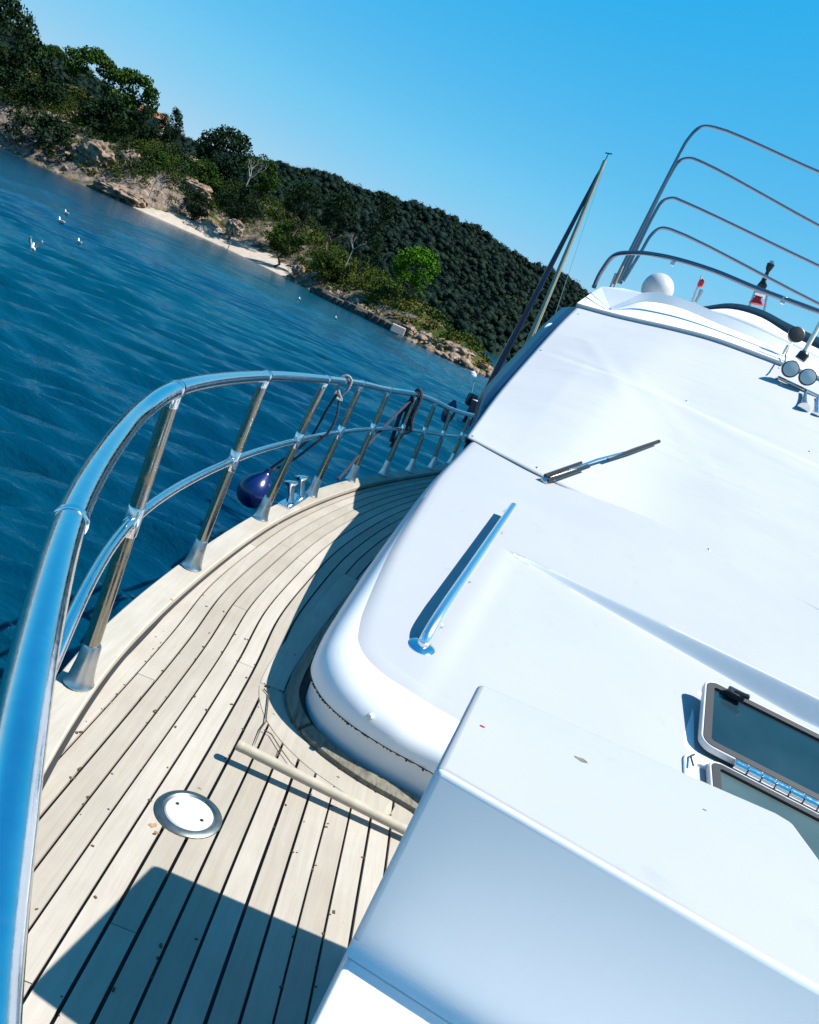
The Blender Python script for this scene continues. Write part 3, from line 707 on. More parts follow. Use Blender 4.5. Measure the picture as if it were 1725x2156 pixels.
for j, (B, T) in enumerate(posts+bowposts[1:]):
    mb = MB(); up = (T-B).normalized(); H = (T-B).length
    # tube, socket cone with flange
    mb.tube([B+up*(H*i/6) for i in range(7)], [.0235, .0235, .0225, .0215, .021, .0205, .020], 16)
    p = mb.build('post', M['post'], RAIL)
    s = MB(); s.lathe(B, (0, 0, 1), [(.043, 0), (.0455, .006), (.042, .012), (.037, .03), (.031, .075), (.0275, .130), (.0245, .137)], 20); s.build('socket', M['dullsteel'], p)
    if j < len(posts):
        dr = path_dir(mid_path, mids[j]); c = MB(); c.lathe(mids[j]-dr*.045, dr, [(.0175, 0), (.019, .003), (.019, .087), (.0175, .09)], 14); c.lathe(mids[j]-up*.045, up, [(.0225, 0), (.0242, .003), (.0242, .087), (.0225, .09)], 16)
        c.build('cross_fitting', M['steel'], p)
        dr = path_dir(top_path, T); c = MB(); c.lathe(T-dr*.02, dr, [(.0245, 0), (.0255, .003), (.0255, .037), (.0245, .04)], 16); c.lathe(T-up*.05, up, [(.0205, 0), (.022, .004), (.022, .03), (.022, .05)], 14); c.build('rail_tee', M['steel'], p)
P0 = Pz(147, 1099, .94); dr = path_dir(top_path, P0); c = MB(); c.lathe(P0-dr*.006, dr, [(.0237, 0), (.0262, .0015), (.0265, .009), (.0237, .012)], 24); c.build('rail_joint', M['steel'], RAIL)

# ---- coachroof
base_l = spline([(CLX, 2.03, 0), (1.25, 2.09, 0), (.80, 2.19, 0), (.40, 2.30, 0), (0.0, 2.395, 0), (-.2, 2.40, 0), (-.345, 2.428, 0), (-.455, 2.49, 0), (-.540, 2.60, 0), (-.585, 2.75, 0), (-.620, 2.95, 0), (-.69, 3.47, 0), (-.752, 4.03, 0), (-.80, 4.56, 0), (-.83, 5.15, 0), (-.85, 5.6, 0), (-.87, 6.6, 0), (-.87, 8, 0)], 9)
def roof_top(x, y):
    z = .290 + .180*(y-2.55) - .02*max(0, y-4.6) - .0115*((x-CLX)/1.8)**2
    if y < 2.6: z -= .10*(2.6-y)
    # sunbathing flat sunk into the forward part
    s = sstep(-.20, -.11, x)*sstep(3.6, 3.3, x)
    wall = sstep(3.99, 3.972, y)
    depth = interp(x, [-.2, .3, 1.36, 2.9, 3.6], [.012, .050, .125, .10, 0])
    z -= s*wall*depth*sstep(2.1, 3.2, y)
    # flat shelf under the windscreen foot
    return z
nrow = len(base_l)
nrm = []
for i, p in enumerate(base_l):
    t = base_l[min(nrow-1, i+1)]-base_l[max(0, i-1)]; t.z = 0
    if i == 0: t = Vector((-1, 0, 0))
    t.normalize(); nrm.append(Vector((t.y, -t.x, 0)))     # inboard
COL_W = 150
prof_side = [(.022, -.02), (.018, .06), (.014, .116), (.014, .121), (.004, .124), (-.006, .129), (-.006, .15)]
def shoulder(i):
    p = base_l[i]; rx = interp(p.y, [2.1, 2.5, 2.8, 3.4, 4.5, 8], [.23, .20, .165, .125, .10, .10]); out = []
    for k in range(1, 13):
        q = k/12*math.pi/2; d = -.006+rx*(1-math.cos(q)); pp = p+nrm[i]*d; zt = roof_top(*(p+nrm[i]*rx)[:2]); out.append(Vector((pp.x, pp.y, .15+(zt-.15)*math.sin(q))))
    return out
rowsA = []
for i in range(nrow):
    left = [base_l[i]+nrm[i]*d+Vector((0, 0, z)) for d, z in prof_side]+shoulder(i)
    a = left[-1]; b = mir(a); inner = []
    for k in range(1, COL_W):
        x = lerp(a.x, b.x, k/COL_W); y = a.y; inner.append(Vector((x, y, roof_top(x, y))))
    rowsA.append(left+inner+[mir(p) for p in reversed(left)])
# extra fine rows across the step
fine = []
for i in range(nrow-1):
    fine.append(rowsA[i]); y0, y1 = rowsA[i][60].y, rowsA[i+1][60].y
    nsub = 40 if (y1 > 3.85 and y0 < 4.1) else (2 if y1 < 4.6 else 1)
    for s in range(1, nsub):
        r_ = []
        for kk, (p, q) in enumerate(zip(rowsA[i], rowsA[i+1])):
            m_ = p.lerp(q, s/nsub)
            if 19 <= kk < len(rowsA[i])-19: m_.z = roof_top(m_.x, m_.y)
            r_.append(m_)
        fine.append(r_)
fine.append(rowsA[-1])
mb = MB(); mb.grid(fine); COACH = mb.build('coachroof', M['gel'], YACHT, angle=60)
COACH.data.materials.append(M['dimmed_top'])          # same white on top, darkened in colour against sun glare; sides and riser gelcoat
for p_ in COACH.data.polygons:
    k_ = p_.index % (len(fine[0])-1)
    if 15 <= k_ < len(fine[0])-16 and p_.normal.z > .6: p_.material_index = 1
# flaking seam round its foot
random.seed(11); mb = MB()
for i in range(35, 87):
    a, b = base_l[i], base_l[i+1]
    for s in range(3):
        w_ = random.random()
        if w_ < .35: continue
        p = a.lerp(b, s/3)-nrm[i]*.0075; q = a.lerp(b, (s+.95)/3)-nrm[i]*.0075; h = .0015+.009*w_*w_*random.random()
        z = .1255; mb.add([(p.x, p.y, z-h*.7), (q.x, q.y, z-h*random.random()), (q.x, q.y, z+.0015), (p.x, p.y, z+h*.3)], [(0, 1, 2, 3)])
mb.tube([p-nrm[i+20]*.0062+Vector((0, 0, .1262)) for i, p in enumerate(base_l[20:110])], .0013, 5); mb.build('seam_sealant', M['caulk'], COACH, smooth=False, solid=.003)['kind'] = 'stuff'
# weathered wooden trim and margin board at the foot
def ring_strip(d0, d1, z0, z1, i0, i1, name, mat, zin=None):
    a = [base_l[i]-nrm[i]*d0 for i in range(i0, i1)]; b = [base_l[i]-nrm[i]*d1 for i in range(i0, i1)]
    zi = z1 if zin is None else zin
    mb = MB(); mb.grid([[p+Vector((0, 0, z0)) for p in b], [p+Vector((0, 0, z1)) for p in b], [p+Vector((0, 0, zi)) for p in a], [p+Vector((0, 0, z0)) for p in a]])
    for s in (0, -1): mb.add([b[s]+Vector((0, 0, z0)), b[s]+Vector((0, 0, z1)), a[s]+Vector((0, 0, zi)), a[s]+Vector((0, 0, z0))], [(0, 1, 2, 3)])
    return mb.build(name, mat, DECK, smooth=False, bevel=.002)
for i0, i1 in ((0, 31), (31, 62), (62, 110)): ring_strip(.012, .052, -.01, .018, i0, i1, 'foot_trim', M['trim'], .034)
for i0, i1 in ((0, 40), (40, 75), (75, 110)): ring_strip(.059, .150, -.01, .0022, i0, i1, 'margin_board', M['cap'])
ring_strip(-.020, .0115, -.01, .012, 0, 110, 'foot_sealant', M['caulk'])
# stanchion hole bolt on the rounded front
p = Py(783, 1512, 2.42); mb = MB(); mb.lathe(p+Vector((0, .03, 0)), (-.1, -1, .25), [(.011, 0), (.011, .05), (.007, .062)], 10); mb.build('drain_spout', M['white'], COACH)

# ---- handrail on the coachroof
def on_roof(px, py, dz=0.):
    d = ray(px, py); t = .5
    for _ in range(4000):
        p = CAM+d*t
        if p.y > 2.3 and p.z <= roof_top(p.x, p.y)+dz: return p
        t += .004
    return p
h0 = on_roof(888, 1362); h1 = on_roof(1082, 1078)
hz = .075
hp = [h0+Vector((0, 0, .0)), h0+Vector((0, .012, .035)), h0+Vector((0, .07, hz))]
e1 = Vector((h0.x-.012, h0.y+1.55, roof_top(h0.x, h0.y+1.55)))
for k in range(1, 9): q = h0.lerp(e1, .05+.95*k/8); hp.append(Vector((q.x, q.y, roof_top(q.x, q.y)+hz)))
mb = MB(); mb.tube(spline(hp, 6), .0225, 18); HR = mb.build('handrail', M['satin'], COACH)
mb = MB(); mb.lathe(h0+Vector((0, 0, -.004)), (0, -.17, 1), [(.052, 0), (.052, .007), (.044, .012), (.020, .016), (.018, .03)], 24); mb.build('flange', M['steel'], HR)
for f_ in (.42, .86):
    q = h0.lerp(e1, f_); q.z = roof_top(q.x, q.y); mb = MB(); mb.lathe(q-Vector((0, 0, .003)), (0, 0, 1), [(.024, 0), (.024, .005), (.008, .009), (.008, hz)], 14); mb.build('stanchion', M['steel'], HR)

for px, py in ((925, 1322), (1012, 1174), (1066, 1079)):
    q = on_roof(px, py); mb = MB(); mb.lathe(q-Vector((0, 0, .003)), (0, -.17, 1), [(.013, 0), (.013, .005), (.005, .008)], 12); mb.tube([q+Vector((.012*math.cos(a), .0, .006+.012*math.sin(a))) for a in [k/8*math.pi for k in range(9)]], .0025, 6); mb.build('pad_eye', M['satin'], COACH)
# ---- bow locker (seat box) standing on the foredeck
def prism(poly, z0, z1, holes=None):
    mb = MB(); n = len(poly); mb.add([(x, y, z0) for x, y in poly]+[(x, y, z1) for x, y in poly], [tuple(range(n-1, -1, -1)), tuple(range(n, 2*n))]+[(i, (i+1) % n, (i+1) % n+n, i+n) for i in range(n)]); return mb
boxp = [(-.006, 1.242), (.60, 1.216), (CLX, 1.19), (2*CLX-.6, 1.216), (2*CLX+.006, 1.242), (2*CLX+.006, 1.668), (2*CLX-.573, 1.78), (2*CLX-.715, 1.79), (2*CLX-.80, 1.45), (.80, 1.45), (.745, 1.68), (.715, 1.792), (.675, 1.80), (.573, 1.78)] + [(-.006, 1.668)]
BOX = prism(boxp, -.01, .752).build('bow_locker', M['gel'], YACHT, bevel=.013)
BOX.data.materials.append(M['dimmed_top'])  # locker top shares the white darkened against sun glare
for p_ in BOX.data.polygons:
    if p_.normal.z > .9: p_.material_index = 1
step = prism([(-.002, .52), (CLX, .20), (2*CLX+.002, .52), (2*CLX+.002, 1.30), (CLX, 1.25), (-.002, 1.30)], -.008, .372).build('step', M['gel'], BOX, bevel=.012)  # forward end lengthened out of view to bounce sunlight onto the locker face
mb = MB(); cv = []      # cove where the face meets the step
for x, y in ((-.0045, 1.2415), (.6, 1.2155), (CLX, 1.1895), (2*CLX-.6, 1.2155), (2*CLX+.0045, 1.2415)):
    cv.append([Vector((x, y+.001, .3715)), Vector((x, y-.021, .3732))]+[Vector((x, y-.020+.0205*math.sin(a), .3732+.020*(1-math.cos(a)))) for a in [k/6*math.pi/2 for k in range(1, 7)]])
mb.grid(cv); mb.build('cove', M['gel'], BOX)
# chips in the locker's paint
def chip(pts, z, mat, name='paint_chip'):
    mb = MB(); c = sum((Vector(p) for p in pts), Vector((0, 0)))/len(pts) if False else None
    n = len(pts); mb.add([(x, y, z) for x, y in pts], [tuple(range(n))]); return mb.build(name, mat, BOX, smooth=False, solid=.0006)
random.seed(5)
for (px, py, a, b_, mt) in ((1225, 1600, .016, .010, 'trim'), (1016, 1529, .008, .004, 'red'), (1484, 1705, .006, .002, 'trim')):
    c = Pz(px, py, .7528); chip([(c.x+a*math.cos(k*.7)*random.uniform(.5, 1), c.y+b_*math.sin(k*.7)*random.uniform(.5, 1)) for k in range(9)], .7528, M[mt])

# ---- deck hatches on the sunk flat
def frame_ring(w_, d_, r_, bw, h, n=6):
    def rr(w2, d2, r2):
        out = []
        for cx, cy, a0 in ((w2/2-r2, d2/2-r2, 0), (-w2/2+r2, d2/2-r2, 90), (-w2/2+r2, -d2/2+r2, 180), (w2/2-r2, -d2/2+r2, 270)):
            for k in range(n+1): a = R(a0+90*k/n); out.append((cx+r2*math.cos(a), cy+r2*math.sin(a)))
        return out
    o, i_ = rr(w_, d_, r_), rr(w_-2*bw, d_-2*bw, max(.005, r_-bw)); m_ = len(o); v = [(x, y, 0) for x, y in o]+[(x, y, h) for x, y in o]+[(x, y, h) for x, y in i_]+[(x, y, 0) for x, y in i_]
    f = []
    for k in range(m_):
        q = (k+1) % m_
        for s in range(4): f.append((s*m_+k, s*m_+q, ((s+1) % 4)*m_+q, ((s+1) % 4)*m_+k))
    return (MB().add(v, f), i_)
def hatch(loc, w_, d_, tilt_x, slope, glassmat, label):
    e = empty('deck_hatch', loc, COACH); e.rotation_euler.x = slope+tilt_x
    f_, inner = frame_ring(w_, d_, .055, .0105, .03); fo = f_.build('frame', M['white'], e, bevel=.004)
    f2, in2 = frame_ring(w_-.022, d_-.022, .046, .032, .031); f2.build('gasket', M['rubber'], e)
    n = len(in2); MB().add([(x, y, .012) for x, y in in2]+[(x, y, .020) for x, y in in2], [tuple(range(n-1, -1, -1)), tuple(range(n, 2*n))]+[(i, (i+1) % n, (i+1) % n+n, i+n) for i in range(n)]).build('pane', M[glassmat], e, smooth=False)
    return e
SLOPE = math.atan(.17)
zA = roof_top(1.1, 3.2)
hw = .62
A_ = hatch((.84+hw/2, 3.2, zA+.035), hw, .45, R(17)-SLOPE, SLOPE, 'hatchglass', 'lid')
for ch in A_.children: ch.location.y += .225
mb = MB(); mb.box((-.18, .405, .045), (.07, .045, .030)); mb.tube([(-.19, .40, .055), (-.13, .395, .068)], .012, 8); mb.build('latch', M['black'], A_, bevel=.006)
mb = MB()
for k in range(9):
    x0 = -.17+k*.055; mb.lathe((x0, -.012, .018), (1, 0, 0), [(.017, 0), (.021, .002), (.021, .050), (.017, .052)], 14)
mb.build('hinge', M['steel'], A_)
f_, _ = frame_ring(hw+.10, .56, .07, .05, .022); fo = f_.build('hatch_coaming', M['gel'], COACH, bevel=.006); fo.location = (.84+hw/2, 3.43, roof_top(1.1, 3.43)-.004); fo.rotation_euler.x = SLOPE
f_, _ = frame_ring(hw+.10, .60, .07, .05, .022); fo = f_.build('hatch_coaming', M['gel'], COACH, bevel=.006); fo.location = (.84+hw/2, 2.86, roof_top(1.1, 2.86)-.002); fo.rotation_euler.x = SLOPE*.8
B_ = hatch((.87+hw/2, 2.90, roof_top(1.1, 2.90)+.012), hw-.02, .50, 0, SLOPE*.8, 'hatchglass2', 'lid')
mb = MB()
mb.tube([(.815, 3.02, 0), (.812, 3.10, 0), (.83, 3.135, 0)], .004, 6); g = mb.build('seal_line', M['rubber'], COACH); g.location.z = roof_top(.8, 3.08)+.024

# ---- windscreen under its white cover
WB = [Vector((-.82, 5.50, .778)), Vector((-.55, 5.42, .774)), Vector((-.23, 5.36, .770)), Pz(1350, 1101, .762), Pz(1545, 1200, .755), Pz(1725, 1291, .752), Vector((CLX, 5.22, .752))]
edge = spline([Px(985, 921, -.82), Px(1050, 830, -.86), Px(1130, 736, -.87), Px(1175, 686, -.855), Px(1215, 646, -.835)], 8)
base = spline(WB, 8)
topc = spline([edge[-1], Py(1300, 669, 8.78), Py(1420, 696, 8.62), Py(1500, 717, 8.54), Py(1600, 753, 8.47), Py(1725, 801, 8.42), Vector((CLX, 8.42, 2.335))], 8)
def at_(path, u):
    k = u*(len(path)-1); i = min(len(path)-2, int(k)); return path[i].lerp(path[i+1], k-i)
def ws_pt(s, t):                        # s up the screen, t from the side edge (0) to the centreline (1)
    e = at_(edge, s)-edge[0].lerp(edge[-1], s)
    p = at_(base, t).lerp(at_(topc, t), s)+e*(1-t)**1.5
    k = math.sin(math.pi*s)*(.045 if s < .5 else .03)*min(1, t*5)      # windscreen meets the brow in a soft ridge
    w_ = 0
    for (s0, t0, s1, t1, a, wd) in ((.72, .12, .34, .42, .010, .022), (.55, .05, .42, .9, .012, .018), (.62, .3, .25, .62, .007, .02), (.12, .55, .30, .98, .008, .02), (.08, .72, .2, 1.0, .006, .015)):
        dx, dy = s1-s0, (t1-t0); L2_ = dx*dx+dy*dy; u = ((s-s0)*dx+(t-t0)*dy)/L2_; uc = min(1, max(0, u))
        dd = math.hypot(s-s0-dx*uc, (t-t0-dy*uc)); w_ += a*math.exp(-(dd/wd)**2)*math.sin(math.pi*min(1, max(.0, u)))**.5 if 0 < u < 1 else 0
    return p+Vector((0, -.45, .9))*(k+w_*.5)
NS, NT = 90, 70
rows = []
for a in range(NS+1):
    l = [ws_pt(a/NS, b/NT) for b in range(NT+1)]; rows.append(l+[mir(p) for p in reversed(l[:-1])])
mb = MB(); mb.grid(rows); COVER = mb.build('windscreen_cover', M['cover'], YACHT, angle=80, solid=.004)
# dark joint line along the cover's foot
mb = MB(); mb.tube([p+Vector((0, -.004, .000)) for p in rows[0]], .0045, 6); mb.build('foot_seam', M['hoop'], COVER)
# press studs
for (s, t) in ((.015, .02), (.02, .30), (.02, .62), (.02, .88), (.5, .02), (.53, .5), (.55, .8), (.92, .03)):
    p = ws_pt(s, t); n_ = (ws_pt(s, min(1, t+.02))-p).cross(ws_pt(min(1, s+.02), t)-p).normalized(); n_ = n_ if n_.y < 0 else -n_
    mb = MB(); mb.lathe(p+n_*.002, n_, [(.011, 0), (.011, .003), (.006, .006)], 10); mb.build('press_stud', M['dullsteel'], COVER)
# body of the deckhouse behind and beside the screen
mb = MB()
le = [Vector((e.x-.008, e.y+.03, e.z-.01)) for e in edge]
outer = [Vector((e.x-.02-.13*sstep(0, 9, i), e.y+.16, e.z-.06)) for i, e in enumerate(edge)]
low = [Vector((-1.05, e.y+.5, .02)) for e in edge]
mb.grid([le, outer]); mb.build('side_screen', M['navy'], YACHT, solid=.01)
mb = MB(); mb.grid([[mir(p) for p in le], [mir(p) for p in outer]]); mb.build('side_screen', M['navy'], YACHT, solid=.01)
mb = MB(); lo2 = [Vector((-.83, p.y+.03, .0)) for p in outer]; mb.grid([outer, lo2]); mb.grid([[mir(p) for p in outer], [mir(p) for p in lo2]])
a, b = outer[0], outer[-1]; aft = [Vector((-.97, 16, 2.2)), Vector((-.97, 16, 0))]
mb.grid([[outer[-1], lo2[-1]], aft]); mb.grid([[mir(outer[-1]), mir(lo2[-1])], [mir(aft[0]), mir(aft[1])]])
mb.grid([[outer[-1], mir(outer[-1])], [aft[0], mir(aft[0])]])
mb.build('deckhouse', M['gel'], YACHT)
# small rounded wing vent beside the screen
p = Px(1150, 706, -.93); mb = MB(); mb.lathe(p, (0, .45, .3), [(.02, -.22), (.06, -.12), (.075, 0), (.06, .15), (.01, .24)], 14); mb.build('side_vent', M['gel'], YACHT)

# ---- wiper
def on_cover(px, py):
    d = ray(px, py); best = None
    for a in range(0, len(rows)):
        for b in range(0, 2*NT): 
            p = rows[a][b]; c = (p-CAM).cross(d).length/d.length
            if best is None or c < best[0]: best = (c, p)
    k = (best[1]-CAM).dot(d)/d.dot(d); return CAM+d*(k*.985)
w0, w1, w2 = on_cover(1150, 1008), on_cover(1290, 965), on_cover(1388, 929)
mb = MB(); mb.tube([w0, w0.lerp(w2, .4)+Vector((0, -.02, .02)), w0.lerp(w2, .72)], [.012, .010, .008], 8); WP = mb.build('wiper_arm', M['steel'], COVER)
mb = MB(); mb.tube([w0+Vector((.012, -.014, -.008)), w0.lerp(w2, .34)+Vector((.01, -.028, -.004))], [.017, .012], 8); mb.tube([w0+Vector((-.01, -.012, .014)), w0.lerp(w2, .28)+Vector((-.01, -.024, .030))], [.017, .011], 8); mb.build('linkage', M['black'], WP)
mb = MB(); mb.tube([w0.lerp(w2, .52)+Vector((0, -.024, -.010)), w0.lerp(w2, .75)+Vector((0, -.024, -.004)), w2+Vector((0, -.01, 0))], [.008, .016, .014], 8); mb.build('blade', M['black'], WP)
mb = MB(); mb.lathe(w0+Vector((0, .01, -.02)), (-.1, -1, .5), [(.028, 0), (.028, .02), (.015, .035)], 12); mb.build('spindle', M['dullsteel'], WP)

# ---- flybridge
def resample(path, n):
    ln = [0]
    for a, b in zip(path[:-1], path[1:]): ln.append(ln[-1]+(b-a).length)
    return [Vector([interp(ln[-1]*k/n, ln, [p[c] for p in path]) for c in range(3)]) for k in range(n+1)]
def both(l): return l+[mir(p) for p in reversed(l[:-1])]
def to_cl(l): return [p for p in l if p.x < CLX-.02]+[Vector((CLX, l[-1].y, l[-1].z))]
L1 = [at_(topc, k/40)+Vector((-.012 if k == 0 else 0, -.03, .035)) for k in range(41)]
lowr = to_cl(spline([Py(1286, 654, 9.42), Py(1320, 643, 9.44), Py(1355, 634, 9.46), Py(1421, 644, 9.38), Py(1520, 684, 9.25), Py(1618, 723, 9.18), Py(1725, 776, 9.14)], 8))
uppr = to_cl(spline([Py(1288, 646, 9.46), Py(1322, 632, 9.48), Py(1358, 616, 9.52), Py(1421, 625, 9.44), Py(1520, 662, 9.31), Py(1618, 703, 9.24), Py(1725, 754, 9.20)], 8))
cut = min(range(41), key=lambda k: abs(L1[k].x-(lowr[0].x-.05)))
a0, a1, a2, a3 = L1[:cut+1], resample(L1[cut:], 48), resample(lowr, 48), resample(uppr, 48)
lc = resample([Py(1244, 618, 9.75), lowr[0]], cut)
rws = []
for k in range(9):
    s_ = k/8; rws.append(both([p.lerp(q, s_) for p, q in zip(a0[:-1]+a1, lc[:-1]+a2)]))
mb = MB(); mb.grid([both([p+Vector((0, .03, -.04)) for p in a0[:-1]+a1])]+rws); FLY = mb.build('flybridge_coaming', M['gel'], YACHT, angle=30)
mb = MB(); mb.grid([both([p+Vector((0, -.012, .0)) for p in a2]), both([p+Vector((0, -.014, 0)) for p in a3]), both([p+Vector((0, .05, .006)) for p in a3])]); mb.build('rim', M['gel'], FLY, angle=40)
mb = MB(); mb.grid([both([p+Vector((0, .04, .004)) for p in a3]), both([p+Vector((.03, .9, .04)) for p in a3])]); mb.build('dash_top', M['gel'], FLY)
ck = [Py(1243, 617, 9.74), Py(1266, 603, 9.86), Py(1310, 606, 9.78), Py(1358, 617, 9.60), Py(1358, 634, 9.50), Py(1286, 655, 9.40)]
mb = MB(); mb.add(ck+[p+Vector((.02, .5, -.02)) for p in ck], [(0, 1, 2, 3, 4, 5)]+[(i, (i+1) % 6, (i+1) % 6+6, i+6) for i in range(6)]); mb.build('side_cheek', M['gel'], FLY, smooth=False, bevel=.012)
# smoked screen
sc = [Py(1480, 647, 9.85), Py(1540, 640, 9.8), Py(1600, 652, 9.75), Py(1660, 682, 9.7), Py(1725, 712, 9.68), Py(1800, 748, 9.66)]
sb = [Py(1490, 656, 9.78), Py(1540, 655, 9.72), Py(1600, 672, 9.67), Py(1660, 708, 9.63), Py(1725, 740, 9.6), Py(1800, 776, 9.6)]
mb = MB(); mb.grid([spline(sc, 5), spline(sb, 5)]); mb.build('smoked_screen', M['darkglass'], FLY, solid=.012)
pf = [Py(1480, 652, 9.46), Py(1540, 674, 9.38), Py(1600, 698, 9.33), Py(1660, 724, 9.30), Py(1725, 757, 9.27), Py(1800, 792, 9.25)]
mb = MB(); mb.grid([spline([p+Vector((0, .01, .004)) for p in sb], 5), spline(pf, 5)]); mb.build('screen_plinth', M['gel'], FLY, solid=.02)
# guard rail of the flybridge
fr = spline([Py(1250, 606, 9.9), Py(1266, 572, 9.85), Py(1292, 539, 9.8), Py(1330, 532, 9.65), Py(1400, 540, 9.4), Py(1500, 569, 9.1), Py(1600, 610, 8.95), Py(1725, 656, 8.85), Py(1850, 705, 8.85)], 10)
mb = MB(); mb.tube(fr, .025, 12); FR = mb.build('flybridge_rail', M['hoop'], YACHT)
for px, py, y in ((1418, 552, 9.35), (1650, 632, 8.9)):
    p = Py(px, py, y); mb = MB(); mb.box(p, (.045, .05, .075)); mb.build('rail_bracket', M['dullsteel'], FR, bevel=.008)
# bimini hoops
HO = [([(1291, 598), (1432, 322), (1448, 294), (1474, 268), (1505, 268), (1725, 362), (1900, 432)], 11.0), ([(1300, 596), (1418, 356), (1432, 338), (1452, 333), (1480, 342), (1725, 475), (1900, 565)], 11.4),
      ([(1306, 598), (1380, 446), (1395, 424), (1416, 417), (1442, 426), (1725, 560), (1900, 640)], 10.6), ([(1312, 592), (1350, 530), (1372, 494), (1390, 481), (1412, 483), (1725, 640), (1900, 722)], 10.2)]
BIM = None
for pts, y in HO:
    mb = MB(); path = [Py(a, b, y) for a, b in pts]; mb.tube(spline(path[:1]+path[1:], 6), .019, 10)
    o = mb.build('bimini_hoop', M['hoop'], YACHT)
# thin whip aerials by the hoops
mb = MB(); mb.tube([Py(1278, 640, 10.4), Py(1312, 560, 10.4)], .012, 6); mb.tube([Py(1281, 615, 10.4), Py(1297, 575, 10.4)], .012, 6); mb.build('rail_strut', M['yellow'], FR)
# satellite dome
c = Py(1385, 609, 10.5); mb = MB(); mb.lathe(c, (0, 0, 1), [(.13, -.19), (.16, -.11)]+[(.190*math.cos(a), .190*math.sin(a)) for a in [R(-15+q*7) for q in range(15)]]+[(.004, .190)], 28); D_ = mb.build('satellite_dome', M['white'], YACHT, angle=80)
mb = MB(); mb.lathe(c, (0, 0, 1), [(.12, -.45), (.12, -.19)], 16); mb.build('dome_foot', M['white'], D_)
# thin beacon staff with red lamp and a small aerial
y = 10.2; a, b = Py(1455, 640, y), Py(1478, 580, y); mb = MB(); mb.tube([a, b], .011, 8); ST = mb.build('beacon_staff', M['white'], YACHT)
mb = MB(); mb.lathe(Py(1472, 605, y), (0, 0, 1), [(.015, 0), (.032, .02), (.032, .075), (.012, .10)], 12); mb.build('red_lamp', M['red'], ST)
mb = MB(); mb.tube([Py(1464, 637, y), Py(1478, 610, y)], [.018, .026], 8); mb.build('horn_trumpet', M['dullsteel'], ST)
# mast frame with lantern
y = 10.6; FRM = empty('lamp_frame', (0, 0, 0), YACHT)
mb = MB(); mb.tube([Py(1572, 660, y), Py(1596, 600, y)], .014, 8); mb.tube([Py(1607, 668, y), Py(1618, 610, y)], .014, 8); mb.tube([Py(1590, 616, y), Py(1612, 622, y)], .04, 8); mb.build('frame', M['dullsteel'], FRM)
mb = MB(); mb.tube([Py(1600, 622, y), Py(1606, 600, y), Py(1608, 592, y), Py(1617, 572, y), Py(1619, 566, y), Py(1624, 556, y)], [.03, .055, .03, .02, .035, .045], 10); mb.build('lantern', M['black'], FRM)
mb = MB(); mb.tube([Py(1624, 556, y), Py(1627, 549, y)], [.035, .02], 10); mb.build('lens', M['lens'], FRM)
mb = MB(); mb.tube([Py(1592, 640, y), Py(1598, 622, y)], [.085, .02], 8); mb.build('folded_flag', M['redcloth'], FRM)

# ---- lamps and horns on the brow, at the right edge of the picture
def lamp(px, py, y, r_, mlens, tilt=(0, -1, .1)):
    p = Py(px, py, y); mb = MB(); mb.lathe(p+Vector((0, .10, 0)), tilt, [(.3*r_, 0), (.8*r_, .03), (1.0*r_, .07), (1.06*r_, .085), (1.06*r_, .105), (.98*r_, .108)], 20); o = mb.build('floodlight', M['black'], YACHT)
    mb = MB(); mb.lathe(p+Vector((0, .10, 0)), tilt, [(.96*r_, .10), (.9*r_, .112), (.3*r_, .118)], 20); mb.build('lens', mlens, o)
    mb = MB(); mb.tube([p+Vector((0, .12, -r_)), p+Vector((0, .14, -r_-.10))], .012, 8); mb.build('bracket', M['dullsteel'], o); return o
def yb_(px, py, off): return (on_cover(px, py)).y-off
ya, yc_ = yb_(1664, 790, .16), yb_(1700, 806, .16)
lamp(1664, 779, ya, .072, M['lens']); lamp(1700, 796, yc_, .072, M['lens'])
lamp(1673, 709, 8.75, .075, M['black'], (0.1, -1, .3))
mb = MB(); mb.tube([Py(1668, 722, 8.7), Py(1655, 745, 8.6), Py(1653, 765, 8.2), Py(1640, 775, ya+.1)], .006, 6); mb.build('lamp_cable', M['black'], YACHT)
mb = MB(); mb.tube([Py(1638, 794, ya+.06), Py(1735, 840, yc_+.02)], .016, 8); mb.tube([Py(1640, 795, ya+.06), Py(1640, 795, ya+.06)+Vector((0, .16, -.02))], .012, 8); LB = mb.build('lamp_bar', M['dullsteel'], YACHT)
for (a, b) in (((1697, 822), (1692, 860)), ((1722, 838), (1717, 880))):
    A0, B0 = Py(*a, yc_-.02), Py(*b, yc_-.35); mb = MB(); d = (B0-A0); mb.tube([A0+d*(k/6) for k in range(7)], [.014, .014, .016, .02, .026, .036, .055], 12); mb.build('air_horn', M['steel'], YACHT)
mb = MB(); mb.tube([Py(1690, 748, 8.5), Py(1745, 650, 8.6)], .022, 10); AN = mb.build('aerial_pole', M['cream'], YACHT)
mb = MB(); mb.lathe(Py(1690, 750, 8.5), (.2, 0, 1), [(.05, -.04), (.05, .03), (.03, .05)], 12); mb.build('pole_foot', M['black'], AN)

